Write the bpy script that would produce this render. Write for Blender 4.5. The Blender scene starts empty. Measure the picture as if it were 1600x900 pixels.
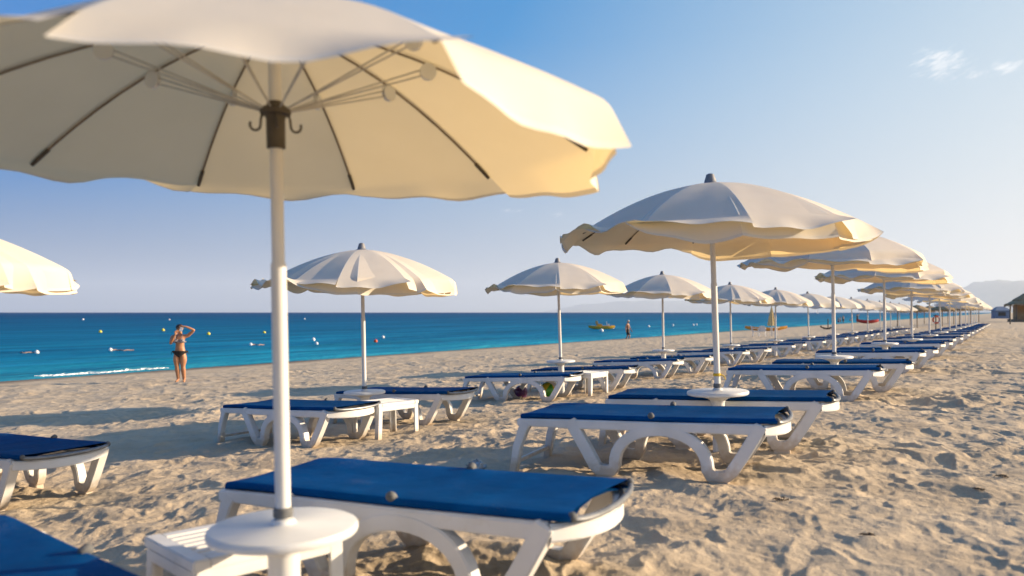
import bpy, bmesh, math, random
import numpy as np
from mathutils import Vector, Matrix

R_ = math.radians
scene = bpy.context.scene
COL = scene.collection

# ------------------------------------------------------------------ camera
cam_d = bpy.data.cameras.new('camera')
cam = bpy.data.objects.new('camera', cam_d)
COL.objects.link(cam)
cam_d.lens = 28.0
cam_d.sensor_width = 36.0
cam_d.shift_y = 38.0 / 1600.0
cam_d.clip_start = 0.05
cam_d.clip_end = 90000.0
cam.location = (0, 0, 1.1)
cam.rotation_euler = (R_(90), 0, 0)
cam_d.dof.use_dof = True
cam_d.dof.focus_distance = 9.0
cam_d.dof.aperture_fstop = 1.8
scene.camera = cam

# ------------------------------------------------------------------ light
SUN_EL, SUN_AZ = 15.5, 84.0          # azimuth clockwise from +Y (the view axis)
sdir = Vector((math.cos(R_(SUN_EL)) * math.sin(R_(SUN_AZ)),
               math.cos(R_(SUN_EL)) * math.cos(R_(SUN_AZ)), math.sin(R_(SUN_EL))))
sun_d = bpy.data.lights.new('sun', 'SUN')
sun_d.energy = 4.2
sun_d.angle = R_(0.5)
sun_d.color = (1.0, 0.78, 0.53)
sun = bpy.data.objects.new('sun', sun_d)
COL.objects.link(sun)
sun.rotation_euler = sdir.to_track_quat('Z', 'Y').to_euler()

world = bpy.data.worlds.new('World')
scene.world = world
world.use_nodes = True
wn, wl = world.node_tree.nodes, world.node_tree.links
wn.clear()
w_out = wn.new('ShaderNodeOutputWorld')
w_bg = wn.new('ShaderNodeBackground')
w_bg.inputs['Strength'].default_value = 0.142
sky = wn.new('ShaderNodeTexSky')
sky.sky_type = 'NISHITA'
sky.sun_disc = False
sky.sun_elevation = R_(SUN_EL)
sky.sun_rotation = R_(SUN_AZ)
sky.altitude = 0
sky.air_density = 1.0
sky.dust_density = 0.7
sky.ozone_density = 4.0
hsv = wn.new('ShaderNodeHueSaturation')
hsv.inputs['Saturation'].default_value = 1.32
# thin wisps of cloud, fixed to directions of the sky
tc = wn.new('ShaderNodeTexCoord')


def wmath(op, a, b=None, c=None):
    n = wn.new('ShaderNodeMath')
    n.operation = op
    for i, q in enumerate((a, b, c)):
        if q is None:
            continue
        if isinstance(q, (int, float)):
            n.inputs[i].default_value = q
        else:
            wl.new(q, n.inputs[i])
    return n.outputs[0]


wsep = wn.new('ShaderNodeSeparateXYZ')
wl.new(tc.outputs['Generated'], wsep.inputs[0])
az = wmath('ARCTAN2', wsep.outputs[0], wsep.outputs[1])
el = wmath('ARCSINE', wsep.outputs[2])
wcomb = wn.new('ShaderNodeCombineXYZ')
wl.new(wmath('MULTIPLY', az, 46.0), wcomb.inputs[0])
wl.new(wmath('ADD', wmath('MULTIPLY', el, 130.0), wmath('MULTIPLY', az, -42.0)), wcomb.inputs[1])
wnoise = wn.new('ShaderNodeTexNoise')
wnoise.inputs['Scale'].default_value = 1.25
wnoise.inputs['Detail'].default_value = 7.0
wnoise.inputs['Roughness'].default_value = 0.62
wl.new(wcomb.outputs[0], wnoise.inputs['Vector'])
mask = None
for (a0, e0, sa, se, amp) in ((0.492, 0.268, 0.034, 0.021, 1.0), (0.530, 0.252, 0.016, 0.007, 1.0),
                              (0.556, 0.256, 0.016, 0.008, 1.1), (0.0, 0.127, 0.022, 0.0035, .62),
                              (0.058, 0.1215, 0.016, 0.004, .75)):
    da = wmath('DIVIDE', wmath('SUBTRACT', az, a0), sa)
    de = wmath('DIVIDE', wmath('SUBTRACT', el, e0), se)
    d2 = wmath('ADD', wmath('MULTIPLY', da, da), wmath('MULTIPLY', de, de))
    g = wmath('MULTIPLY', wmath('EXPONENT', wmath('MULTIPLY', d2, -0.9)), amp)
    mask = g if mask is None else wmath('MAXIMUM', mask, g)
wr = wn.new('ShaderNodeMapRange')
wr.interpolation_type = 'SMOOTHSTEP'
wr.inputs['From Min'].default_value = 0.66
wr.inputs['From Max'].default_value = 1.10
wr.inputs['To Max'].default_value = 0.75
wl.new(wmath('ADD', wmath('MULTIPLY', mask, 0.40), wmath('MULTIPLY', wnoise.outputs[0], 0.95)), wr.inputs['Value'])
cfac = wmath('MULTIPLY', wr.outputs[0], wmath('GREATER_THAN', mask, 0.02))
cmix = wn.new('ShaderNodeMix')
cmix.data_type = 'RGBA'
wl.new(cfac, cmix.inputs['Factor'])
dotn = wn.new('ShaderNodeVectorMath')
dotn.operation = 'DOT_PRODUCT'
wl.new(tc.outputs['Generated'], dotn.inputs[0])
dotn.inputs[1].default_value = (math.sin(R_(SUN_AZ)), math.cos(R_(SUN_AZ)), 0)
tmap = wn.new('ShaderNodeMapRange')
tmap.inputs['From Min'].default_value = -0.65
tmap.inputs['From Max'].default_value = 0.75
wl.new(dotn.outputs['Value'], tmap.inputs['Value'])
tint = wn.new('ShaderNodeMix')
tint.data_type = 'RGBA'
wl.new(tmap.outputs[0], tint.inputs['Factor'])
tint.inputs['A'].default_value = (0.27, 0.43, 0.76, 1)
tint.inputs['B'].default_value = (1.14, 1.03, .95, 1)
# shoulder: keeps the glow near the sun from burning out
vm1 = wn.new('ShaderNodeVectorMath')
vm1.operation = 'MULTIPLY_ADD'
wl.new(sky.outputs[0], vm1.inputs[0])
vm1.inputs[1].default_value = (0.68, 0.66, 0.64)
vm1.inputs[2].default_value = (1, 1, 1)
vm2 = wn.new('ShaderNodeVectorMath')
vm2.operation = 'DIVIDE'
wl.new(sky.outputs[0], vm2.inputs[0])
wl.new(vm1.outputs[0], vm2.inputs[1])
vm3 = wn.new('ShaderNodeVectorMath')
vm3.operation = 'SCALE'
vm3.inputs['Scale'].default_value = 1.95
wl.new(vm2.outputs[0], vm3.inputs[0])
tmul = wn.new('ShaderNodeMix')
tmul.data_type = 'RGBA'
tmul.blend_type = 'MULTIPLY'
tmul.inputs['Factor'].default_value = 1
wl.new(vm3.outputs[0], tmul.inputs['A'])
wl.new(tint.outputs['Result'], tmul.inputs['B'])
elf = wn.new('ShaderNodeMapRange')
elf.inputs['From Min'].default_value = 0.03
elf.inputs['From Max'].default_value = 0.33
wl.new(el, elf.inputs['Value'])
sat = wmath('ADD', 1.04, wmath('MULTIPLY', elf.outputs[0], wmath('SUBTRACT', 1.6, wmath('MULTIPLY', tmap.outputs[0], 1.65))))
wl.new(sat, hsv.inputs['Saturation'])
elh = wn.new('ShaderNodeMapRange')
elh.interpolation_type = 'SMOOTHSTEP'
elh.inputs['From Min'].default_value = -0.04
elh.inputs['From Max'].default_value = 0.30
wl.new(el, elh.inputs['Value'])
hfac = wmath('SUBTRACT', 1.0, wmath('MULTIPLY', wmath('MULTIPLY', wmath('SUBTRACT', 1.0, elh.outputs[0]), .52),
                                    wmath('SUBTRACT', 1.0, wmath('MULTIPLY', tmap.outputs[0], .95))))
vm4 = wn.new('ShaderNodeVectorMath')
vm4.operation = 'SCALE'
wl.new(tmul.outputs['Result'], vm4.inputs[0])
wl.new(hfac, vm4.inputs['Scale'])
wl.new(vm4.outputs[0], hsv.inputs['Color'])
wl.new(hsv.outputs[0], cmix.inputs['A'])
cmix.inputs['B'].default_value = (3.1, 3.05, 3.0, 1)
wl.new(cmix.outputs['Result'], w_bg.inputs['Color'])
wl.new(w_bg.outputs[0], w_out.inputs['Surface'])

# ------------------------------------------------------------------ exposure, render
vs = scene.view_settings
vs.view_transform = 'Standard'
vs.look = 'None'
vs.gamma = 1.0
vs.exposure = 1.42
vs.use_curve_mapping = False
scene.render.engine = 'CYCLES'
cy = scene.cycles
cy.use_denoising = True
cy.max_bounces = 8
cy.diffuse_bounces = 4
cy.transmission_bounces = 6
cy.volume_bounces = 1
cy.sample_clamp_indirect = 6.0
cy.caustics_reflective = False
cy.caustics_refractive = False

# ------------------------------------------------------------------ materials
def new_mat(name):
    m = bpy.data.materials.new(name)
    m.use_nodes = True
    n, l = m.node_tree.nodes, m.node_tree.links
    return m, n, l, n['Principled BSDF']


def noise_mat(name, c1, c2, scale=8.0, rough=0.5, detail=5.0, bump=0.0, bscale=60.0, metallic=0.0, spec=0.5,
              stretch=(1, 1, 1), lo=0.35, hi=0.65):
    m, n, l, p = new_mat(name)
    t = n.new('ShaderNodeTexCoord')
    mp = n.new('ShaderNodeMapping')
    mp.inputs['Scale'].default_value = stretch
    l.new(t.outputs['Object'], mp.inputs['Vector'])
    z = n.new('ShaderNodeTexNoise')
    z.inputs['Scale'].default_value = scale
    z.inputs['Detail'].default_value = detail
    l.new(mp.outputs[0], z.inputs['Vector'])
    r = n.new('ShaderNodeValToRGB')
    r.color_ramp.elements[0].position = lo
    r.color_ramp.elements[1].position = hi
    r.color_ramp.elements[0].color = (*c1, 1)
    r.color_ramp.elements[1].color = (*c2, 1)
    l.new(z.outputs[0], r.inputs[0])
    l.new(r.outputs[0], p.inputs['Base Color'])
    p.inputs['Roughness'].default_value = rough
    p.inputs['Metallic'].default_value = metallic
    p.inputs['Specular IOR Level'].default_value = spec
    if bump:
        z2 = n.new('ShaderNodeTexNoise')
        z2.inputs['Scale'].default_value = bscale
        z2.inputs['Detail'].default_value = 4
        l.new(mp.outputs[0], z2.inputs['Vector'])
        b = n.new('ShaderNodeBump')
        b.inputs['Strength'].default_value = bump
        b.inputs['Distance'].default_value = 0.01
        l.new(z2.outputs[0], b.inputs['Height'])
        l.new(b.outputs[0], p.inputs['Normal'])
    return m


M = {}
M['plastic'] = noise_mat('white_plastic', (.66, .66, .64), (.74, .74, .73), 5, .42, bump=.05, bscale=30)
def dusty(m):
    n, l = m.node_tree.nodes, m.node_tree.links
    p = n['Principled BSDF']
    src = p.inputs['Base Color'].links[0].from_socket
    t = n.new('ShaderNodeTexCoord')
    sp_ = n.new('ShaderNodeSeparateXYZ')
    l.new(t.outputs['Object'], sp_.inputs[0])
    z = n.new('ShaderNodeTexNoise')
    z.inputs['Scale'].default_value = 22
    z.inputs['Detail'].default_value = 6
    l.new(t.outputs['Object'], z.inputs['Vector'])
    a = n.new('ShaderNodeMath')
    a.operation = 'MULTIPLY_ADD'
    a.inputs[1].default_value = .16
    l.new(z.outputs[0], a.inputs[0])
    l.new(sp_.outputs[2], a.inputs[2])
    r = n.new('ShaderNodeMapRange')
    r.inputs['From Min'].default_value = .10
    r.inputs['From Max'].default_value = .19
    r.inputs['To Min'].default_value = .75
    r.inputs['To Max'].default_value = 0
    l.new(a.outputs[0], r.inputs['Value'])
    mx = n.new('ShaderNodeMix')
    mx.data_type = 'RGBA'
    mx.inputs['B'].default_value = (.46, .36, .25, 1)
    l.new(r.outputs[0], mx.inputs['Factor'])
    l.new(src, mx.inputs['A'])
    z2 = n.new('ShaderNodeTexNoise')
    z2.inputs['Scale'].default_value = 7
    z2.inputs['Detail'].default_value = 9
    z2.inputs['Roughness'].default_value = .75
    l.new(t.outputs['Object'], z2.inputs['Vector'])
    r2 = n.new('ShaderNodeMapRange')
    r2.inputs['From Min'].default_value = .56
    r2.inputs['From Max'].default_value = .74
    r2.inputs['To Max'].default_value = .45
    l.new(z2.outputs[0], r2.inputs['Value'])
    mx2 = n.new('ShaderNodeMix')
    mx2.data_type = 'RGBA'
    mx2.inputs['B'].default_value = (.56, .50, .41, 1)
    l.new(r2.outputs[0], mx2.inputs['Factor'])
    l.new(mx.outputs['Result'], mx2.inputs['A'])
    l.new(mx2.outputs['Result'], p.inputs['Base Color'])


dusty(M['plastic'])
M['tray'] = noise_mat('tray_plastic', (.62, .64, .65), (.69, .71, .72), 6, .38, bump=.03, bscale=25)
M['pole'] = noise_mat('pole_enamel', (.66, .66, .65), (.76, .76, .75), 4, .35, stretch=(1, 1, .3))
M['alu'] = noise_mat('aluminium_tube', (.16, .17, .185), (.24, .25, .265), 20, .42, metallic=.5)
M['dark_tube'] = noise_mat('dark_tube', (.02, .022, .025), (.04, .042, .045), 20, .45)
M['knob'] = noise_mat('grey_knob', (.10, .105, .11), (.16, .165, .17), 30, .7, spec=.25)
M['finial'] = noise_mat('grey_cap', (.16, .16, .17), (.22, .22, .23), 20, .5)
M['collar'] = noise_mat('brown_plastic', (.055, .045, .032), (.085, .07, .05), 20, .5)
M['rib'] = noise_mat('rib_steel', (.14, .105, .065), (.22, .165, .11), 20, .5, metallic=.3)
M['wire'] = noise_mat('stretcher_wire', (.45, .44, .42), (.55, .54, .52), 20, .4, metallic=.4)
M['yellow_band'] = noise_mat('yellow_ribbon', (.62, .40, .02), (.72, .48, .03), 30, .6)


def fabric_blue():
    m, n, l, p = new_mat('blue_sling')
    t = n.new('ShaderNodeTexCoord')
    z = n.new('ShaderNodeTexNoise')
    z.inputs['Scale'].default_value = 4
    z.inputs['Detail'].default_value = 6
    l.new(t.outputs['Object'], z.inputs['Vector'])
    oi = n.new('ShaderNodeObjectInfo')
    r = n.new('ShaderNodeValToRGB')
    r.color_ramp.elements[0].position = .3
    r.color_ramp.elements[1].position = .7
    r.color_ramp.elements[0].color = (.0006, .046, .165, 1)
    r.color_ramp.elements[1].color = (.002, .070, .235, 1)
    l.new(z.outputs[0], r.inputs[0])
    h = n.new('ShaderNodeHueSaturation')
    mr = n.new('ShaderNodeMapRange')
    mr.inputs['To Min'].default_value = .85
    mr.inputs['To Max'].default_value = 1.12
    l.new(oi.outputs['Random'], mr.inputs['Value'])
    l.new(mr.outputs[0], h.inputs['Value'])
    l.new(r.outputs[0], h.inputs['Color'])
    dz_ = n.new('ShaderNodeTexNoise')
    dz_.inputs['Scale'].default_value = 170
    dz_.inputs['Detail'].default_value = 4
    l.new(t.outputs['Object'], dz_.inputs['Vector'])
    dm = n.new('ShaderNodeTexNoise')
    dm.inputs['Scale'].default_value = 3.2
    dm.inputs['Detail'].default_value = 5
    l.new(t.outputs['Object'], dm.inputs['Vector'])
    dd = n.new('ShaderNodeMath')
    dd.operation = 'MULTIPLY_ADD'
    dd.inputs[1].default_value = .9
    l.new(dm.outputs[0], dd.inputs[0])
    l.new(dz_.outputs[0], dd.inputs[2])
    dr = n.new('ShaderNodeMapRange')
    dr.inputs['From Min'].default_value = 1.12
    dr.inputs['From Max'].default_value = 1.36
    dr.inputs['To Max'].default_value = .5
    l.new(dd.outputs[0], dr.inputs['Value'])
    dx = n.new('ShaderNodeMix')
    dx.data_type = 'RGBA'
    dx.inputs['B'].default_value = (.34, .30, .25, 1)
    l.new(dr.outputs[0], dx.inputs['Factor'])
    l.new(h.outputs[0], dx.inputs['A'])
    l.new(dx.outputs['Result'], p.inputs['Base Color'])
    p.inputs['Roughness'].default_value = .62
    p.inputs['Specular IOR Level'].default_value = .02
    w = n.new('ShaderNodeTexChecker')
    w.inputs['Scale'].default_value = 420
    l.new(t.outputs['Object'], w.inputs['Vector'])
    b = n.new('ShaderNodeBump')
    b.inputs['Strength'].default_value = .2
    b.inputs['Distance'].default_value = .001
    l.new(w.outputs['Fac'], b.inputs['Height'])
    cz = n.new('ShaderNodeTexNoise')
    cz.inputs['Scale'].default_value = 5.5
    cz.inputs['Detail'].default_value = 3
    l.new(t.outputs['Object'], cz.inputs['Vector'])
    b2 = n.new('ShaderNodeBump')
    b2.inputs['Strength'].default_value = .5
    b2.inputs['Distance'].default_value = .02
    l.new(cz.outputs[0], b2.inputs['Height'])
    l.new(b.outputs[0], b2.inputs['Normal'])
    l.new(b2.outputs[0], p.inputs['Normal'])
    return m


M['blue'] = fabric_blue()


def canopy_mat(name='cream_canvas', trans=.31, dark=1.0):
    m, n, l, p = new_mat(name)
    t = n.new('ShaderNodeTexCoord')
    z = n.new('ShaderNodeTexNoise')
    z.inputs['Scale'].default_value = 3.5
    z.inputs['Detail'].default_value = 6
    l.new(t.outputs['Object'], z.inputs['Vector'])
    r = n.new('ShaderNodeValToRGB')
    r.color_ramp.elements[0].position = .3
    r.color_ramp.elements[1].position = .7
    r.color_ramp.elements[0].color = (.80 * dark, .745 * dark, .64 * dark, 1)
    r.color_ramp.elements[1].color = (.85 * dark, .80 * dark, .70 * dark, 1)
    l.new(z.outputs[0], r.inputs[0])
    l.new(r.outputs[0], p.inputs['Base Color'])
    p.inputs['Roughness'].default_value = .8
    p.inputs['Specular IOR Level'].default_value = .15
    z2 = n.new('ShaderNodeTexNoise')
    z2.inputs['Scale'].default_value = 7
    z2.inputs['Detail'].default_value = 5
    l.new(t.outputs['Object'], z2.inputs['Vector'])
    b = n.new('ShaderNodeBump')
    b.inputs['Strength'].default_value = .22
    b.inputs['Distance'].default_value = .010
    l.new(z2.outputs[0], b.inputs['Height'])
    l.new(b.outputs[0], p.inputs['Normal'])
    tr = n.new('ShaderNodeBsdfTranslucent')
    tr.inputs['Color'].default_value = (.90, .68, .32, 1)
    mx = n.new('ShaderNodeMixShader')
    mx.inputs[0].default_value = trans
    l.new(p.outputs[0], mx.inputs[1])
    l.new(tr.outputs[0], mx.inputs[2])
    l.new(mx.outputs[0], n['Material Output'].inputs['Surface'])
    return m


M['canvas'] = canopy_mat()
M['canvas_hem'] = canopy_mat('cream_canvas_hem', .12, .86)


def sand_mat():
    m, n, l, p = new_mat('sand')
    t = n.new('ShaderNodeTexCoord')
    z = n.new('ShaderNodeTexNoise')
    z.inputs['Scale'].default_value = 1.1
    z.inputs['Detail'].default_value = 9
    z.inputs['Roughness'].default_value = .62
    l.new(t.outputs['Object'], z.inputs['Vector'])
    r = n.new('ShaderNodeValToRGB')
    e = r.color_ramp.elements
    e[0].position, e[1].position = .30, .72
    e[0].color = (.465, .365, .248, 1)
    e[1].color = (.62, .508, .362, 1)
    l.new(z.outputs[0], r.inputs[0])
    g = n.new('ShaderNodeTexNoise')
    g.inputs['Scale'].default_value = 260
    g.inputs['Detail'].default_value = 3
    l.new(t.outputs['Object'], g.inputs['Vector'])
    gm = n.new('ShaderNodeMapRange')
    gm.inputs['From Min'].default_value = .3
    gm.inputs['From Max'].default_value = .7
    gm.inputs['To Min'].default_value = .80
    gm.inputs['To Max'].default_value = 1.16
    l.new(g.outputs[0], gm.inputs['Value'])
    mul = n.new('ShaderNodeMix')
    mul.data_type = 'RGBA'
    mul.blend_type = 'MULTIPLY'
    mul.inputs['Factor'].default_value = 1
    l.new(r.outputs[0], mul.inputs['A'])
    l.new(gm.outputs[0], mul.inputs['B'])
    # wet band along the water: the sand there really is darker
    at = n.new('ShaderNodeAttribute')
    at.attribute_name = 'wet'
    wet = n.new('ShaderNodeMix')
    wet.data_type = 'RGBA'
    wet.inputs['B'].default_value = (.20, .155, .115, 1)
    l.new(at.outputs['Fac'], wet.inputs['Factor'])
    l.new(mul.outputs['Result'], wet.inputs['A'])
    l.new(wet.outputs['Result'], p.inputs['Base Color'])
    p.inputs['Roughness'].default_value = .92
    p.inputs['Specular IOR Level'].default_value = .12
    b1 = n.new('ShaderNodeTexNoise')
    b1.inputs['Scale'].default_value = 26
    b1.inputs['Detail'].default_value = 8
    b1.inputs['Roughness'].default_value = .7
    l.new(t.outputs['Object'], b1.inputs['Vector'])
    bb = n.new('ShaderNodeBump')
    bb.inputs['Strength'].default_value = .8
    bb.inputs['Distance'].default_value = .018
    l.new(b1.outputs[0], bb.inputs['Height'])
    l.new(bb.outputs[0], p.inputs['Normal'])
    return m


def sea_mat():
    m, n, l, p = new_mat('sea_water')
    at = n.new('ShaderNodeAttribute')
    at.attribute_name = 'depth'
    r = n.new('ShaderNodeValToRGB')
    e = r.color_ramp.elements
    e[0].position, e[1].position = 0.0, 1.0
    e[0].color = (.030, .235, .290, 1)
    e[1].color = (.0005, .044, .140, 1)
    e2 = r.color_ramp.elements.new(.10)
    e2.color = (.012, .230, .345, 1)
    e3 = r.color_ramp.elements.new(.45)
    e3.color = (.002, .135, .255, 1)
    t = n.new('ShaderNodeTexCoord')
    mp = n.new('ShaderNodeMapping')
    mp.inputs['Rotation'].default_value = (0, 0, -math.atan2(.85, .527))
    l.new(t.outputs['Object'], mp.inputs['Vector'])
    mp2 = n.new('ShaderNodeMapping')
    mp2.inputs['Scale'].default_value = (.020, .16, 1)
    l.new(mp.outputs[0], mp2.inputs['Vector'])
    zp = n.new('ShaderNodeTexNoise')
    zp.inputs['Scale'].default_value = 1
    zp.inputs['Detail'].default_value = 5
    l.new(mp2.outputs[0], zp.inputs['Vector'])
    ad = n.new('ShaderNodeMath')
    ad.operation = 'MULTIPLY_ADD'
    ad.inputs[1].default_value = .80
    l.new(zp.outputs[0], ad.inputs[0])
    sb = n.new('ShaderNodeMath')
    sb.operation = 'SUBTRACT'
    sb.inputs[1].default_value = .40
    l.new(at.outputs['Fac'], sb.inputs[0])
    l.new(sb.outputs[0], ad.inputs[2])
    l.new(ad.outputs[0], r.inputs[0])
    mp5 = n.new('ShaderNodeMapping')
    mp5.inputs['Scale'].default_value = (.035, .40, 1)
    l.new(mp.outputs[0], mp5.inputs['Vector'])
    z5 = n.new('ShaderNodeTexNoise')
    z5.inputs['Scale'].default_value = 1
    z5.inputs['Detail'].default_value = 8
    z5.inputs['Roughness'].default_value = .65
    l.new(mp5.outputs[0], z5.inputs['Vector'])
    m5 = n.new('ShaderNodeMapRange')
    m5.inputs['From Min'].default_value = .33
    m5.inputs['From Max'].default_value = .68
    m5.inputs['To Min'].default_value = .70
    m5.inputs['To Max'].default_value = 1.45
    l.new(z5.outputs[0], m5.inputs['Value'])
    x5 = n.new('ShaderNodeMix')
    x5.data_type = 'RGBA'
    x5.blend_type = 'MULTIPLY'
    x5.inputs['Factor'].default_value = 1
    l.new(r.outputs[0], x5.inputs['A'])
    l.new(m5.outputs[0], x5.inputs['B'])
    l.new(x5.outputs['Result'], p.inputs['Base Color'])
    p.inputs['Roughness'].default_value = .22
    p.inputs['IOR'].default_value = 1.333
    p.inputs['Specular IOR Level'].default_value = 0
    # choppy wavelets, longer along the shore
    mp3 = n.new('ShaderNodeMapping')
    mp3.inputs['Scale'].default_value = (.55, 1.5, 1)
    l.new(mp.outputs[0], mp3.inputs['Vector'])
    z1 = n.new('ShaderNodeTexNoise')
    z1.inputs['Scale'].default_value = 1.0
    z1.inputs['Detail'].default_value = 5
    z1.inputs['Roughness'].default_value = .6
    l.new(mp3.outputs[0], z1.inputs['Vector'])
    mp4 = n.new('ShaderNodeMapping')
    mp4.inputs['Scale'].default_value = (.05, .16, 1)
    l.new(mp.outputs[0], mp4.inputs['Vector'])
    z2 = n.new('ShaderNodeTexNoise')
    z2.inputs['Scale'].default_value = 1.0
    z2.inputs['Detail'].default_value = 4
    l.new(mp4.outputs[0], z2.inputs['Vector'])
    b1 = n.new('ShaderNodeBump')
    b1.inputs['Strength'].default_value = .8
    b1.inputs['Distance'].default_value = .22
    l.new(z1.outputs[0], b1.inputs['Height'])
    b2 = n.new('ShaderNodeBump')
    b2.inputs['Strength'].default_value = .7
    b2.inputs['Distance'].default_value = 1.3
    l.new(z2.outputs[0], b2.inputs['Height'])
    l.new(b1.outputs[0], b2.inputs['Normal'])
    l.new(b2.outputs[0], p.inputs['Normal'])
    gl = n.new('ShaderNodeBsdfGlossy')
    gl.inputs['Roughness'].default_value = .15
    gl.inputs['Color'].default_value = (.62, .85, 1, 1)
    l.new(b2.outputs[0], gl.inputs['Normal'])
    mx = n.new('ShaderNodeMixShader')
    mx.inputs[0].default_value = .07
    l.new(p.outputs[0], mx.inputs[1])
    l.new(gl.outputs[0], mx.inputs[2])
    l.new(mx.outputs[0], n['Material Output'].inputs['Surface'])
    return m


# ------------------------------------------------------------------ mesh helpers
class MB:
    def __init__(self):
        self.v, self.f = [], []

    def add(self, vs_, fs_):
        o = len(self.v)
        self.v += [tuple(map(float, q)) for q in vs_]
        self.f += [tuple(i + o for i in f) for f in fs_]

    def box(self, c, s, rot=None, taper=1.0):
        vs_ = []
        for dz in (-.5, .5):
            k = taper if dz < 0 else 1.0
            for dx, dy in ((-.5, -.5), (.5, -.5), (.5, .5), (-.5, .5)):
                q = Vector((dx * s[0] * k, dy * s[1] * k, dz * s[2]))
                if rot is not None:
                    q = rot @ q
                vs_.append(q + Vector(c))
        self.add(vs_, [(3, 2, 1, 0), (4, 5, 6, 7), (0, 1, 5, 4), (1, 2, 6, 5), (2, 3, 7, 6), (3, 0, 4, 7)])

    def tube(self, pts, r, n=10, cap=True, flat=1.0):
        pts = [Vector(q) for q in pts]
        rs = r if isinstance(r, (list, tuple)) else [r] * len(pts)
        rings, up = [], None
        for i, q in enumerate(pts):
            a = pts[max(i - 1, 0)]
            b = pts[min(i + 1, len(pts) - 1)]
            d = (b - a).normalized()
            if up is None:
                up = Vector((0, 0, 1)) if abs(d.z) < .9 else Vector((1, 0, 0))
            x = d.cross(up)
            if x.length < 1e-6:
                x = d.orthogonal()
            x.normalize()
            y = x.cross(d).normalized()
            up = y
            rings.append([q + (x * math.cos(2 * math.pi * k / n) + y * flat * math.sin(2 * math.pi * k / n)) * rs[i]
                          for k in range(n)])
        vs_ = [q for ring in rings for q in ring]
        fs_ = []
        for i in range(len(pts) - 1):
            for k in range(n):
                k2 = (k + 1) % n
                fs_.append((i * n + k, i * n + k2, (i + 1) * n + k2, (i + 1) * n + k))
        if cap:
            fs_.append(tuple(range(n - 1, -1, -1)))
            fs_.append(tuple((len(pts) - 1) * n + k for k in range(n)))
        self.add(vs_, fs_)

    def lathe(self, prof, n=24, c=(0, 0, 0), sx=1.0, sy=1.0):
        vs_, fs_ = [], []
        for (r, z) in prof:
            r = max(r, 1e-4)
            for k in range(n):
                a = 2 * math.pi * k / n
                vs_.append((c[0] + r * sx * math.cos(a), c[1] + r * sy * math.sin(a), c[2] + z))
        for i in range(len(prof) - 1):
            for k in range(n):
                k2 = (k + 1) % n
                fs_.append((i * n + k, i * n + k2, (i + 1) * n + k2, (i + 1) * n + k))
        fs_.append(tuple(range(n - 1, -1, -1)))
        fs_.append(tuple((len(prof) - 1) * n + k for k in range(n)))
        self.add(vs_, fs_)

    def ball(self, c, r, n=16, m=10, sx=1, sy=1, sz=1):
        prof = [(r * math.sin(math.pi * i / m), -r * sz * math.cos(math.pi * i / m)) for i in range(m + 1)]
        self.lathe(prof, n, c, sx, sy)

    def ribbon(self, path, hw, y0, y1, close_ends=True):
        """solid strip along a path in the xz plane, hw = half width, from y0 to y1"""
        n = len(path)
        hws = hw if isinstance(hw, (list, tuple)) else [hw] * n
        L, Rr = [], []
        for i, (x, z) in enumerate(path):
            a, b = path[max(i - 1, 0)], path[min(i + 1, n - 1)]
            dx, dz = b[0] - a[0], b[1] - a[1]
            k = math.hypot(dx, dz)
            nx, nz = -dz / k, dx / k
            mit = 1.0
            if 0 < i < n - 1:
                e1 = Vector((x - a[0], z - a[1])).normalized()
                e2 = Vector((b[0] - x, b[1] - z)).normalized()
                mit = 1 / max(.55, math.sqrt(max(0, (1 + e1.dot(e2)) / 2)))
            L.append((x + nx * hws[i] * mit, z + nz * hws[i] * mit))
            Rr.append((x - nx * hws[i] * mit, z - nz * hws[i] * mit))
        vs_ = []
        for i in range(n):
            vs_ += [(L[i][0], y0, L[i][1]), (Rr[i][0], y0, Rr[i][1]), (Rr[i][0], y1, Rr[i][1]), (L[i][0], y1, L[i][1])]
        fs_ = []
        for i in range(n - 1):
            for k in range(4):
                k2 = (k + 1) % 4
                fs_.append((i * 4 + k, i * 4 + k2, (i + 1) * 4 + k2, (i + 1) * 4 + k))
        fs_.append((3, 2, 1, 0))
        fs_.append(tuple((n - 1) * 4 + k for k in range(4)))
        self.add(vs_, fs_)

    def grid(self, P, closed=False):
        m, n = len(P), len(P[0])
        vs_ = [q for row in P for q in row]
        fs_ = []
        for i in range(m - 1):
            for k in range(n if closed else n - 1):
                k2 = (k + 1) % n
                fs_.append((i * n + k, i * n + k2, (i + 1) * n + k2, (i + 1) * n + k))
        self.add(vs_, fs_)

    def mesh(self, name, mat, bevel=0.0, sharp=35.0, smooth=True):
        me = bpy.data.meshes.new(name)
        bm = bmesh.new()
        bv = [bm.verts.new(q) for q in self.v]
        for f in self.f:
            try:
                bm.faces.new([bv[i] for i in f])
            except ValueError:
                pass
        bmesh.ops.recalc_face_normals(bm, faces=bm.faces)
        if bevel:
            ed = [e for e in bm.edges if len(e.link_faces) == 2 and e.calc_face_angle(0) > R_(28)]
            bmesh.ops.bevel(bm, geom=ed, offset=bevel, segments=2, affect='EDGES', clamp_overlap=True)
        bm.to_mesh(me)
        bm.free()
        if smooth:
            me.polygons.foreach_set('use_smooth', [True] * len(me.polygons))
            me.set_sharp_from_angle(angle=R_(sharp))
        me.materials.append(M[mat] if isinstance(mat, str) else mat)
        return me

    def build(self, name, mat, parent=None, loc=None, **kw):
        o = bpy.data.objects.new(name, self.mesh(name, mat, **kw))
        COL.objects.link(o)
        if parent is not None:
            o.parent = parent
        if loc is not None:
            o.location = loc
        return o


def tag(o, label=None, cat=None, group=None, kind=None):
    if label:
        o['label'] = label
    if cat:
        o['category'] = cat
    if group:
        o['group'] = group
    if kind:
        o['kind'] = kind
    return o


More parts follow.
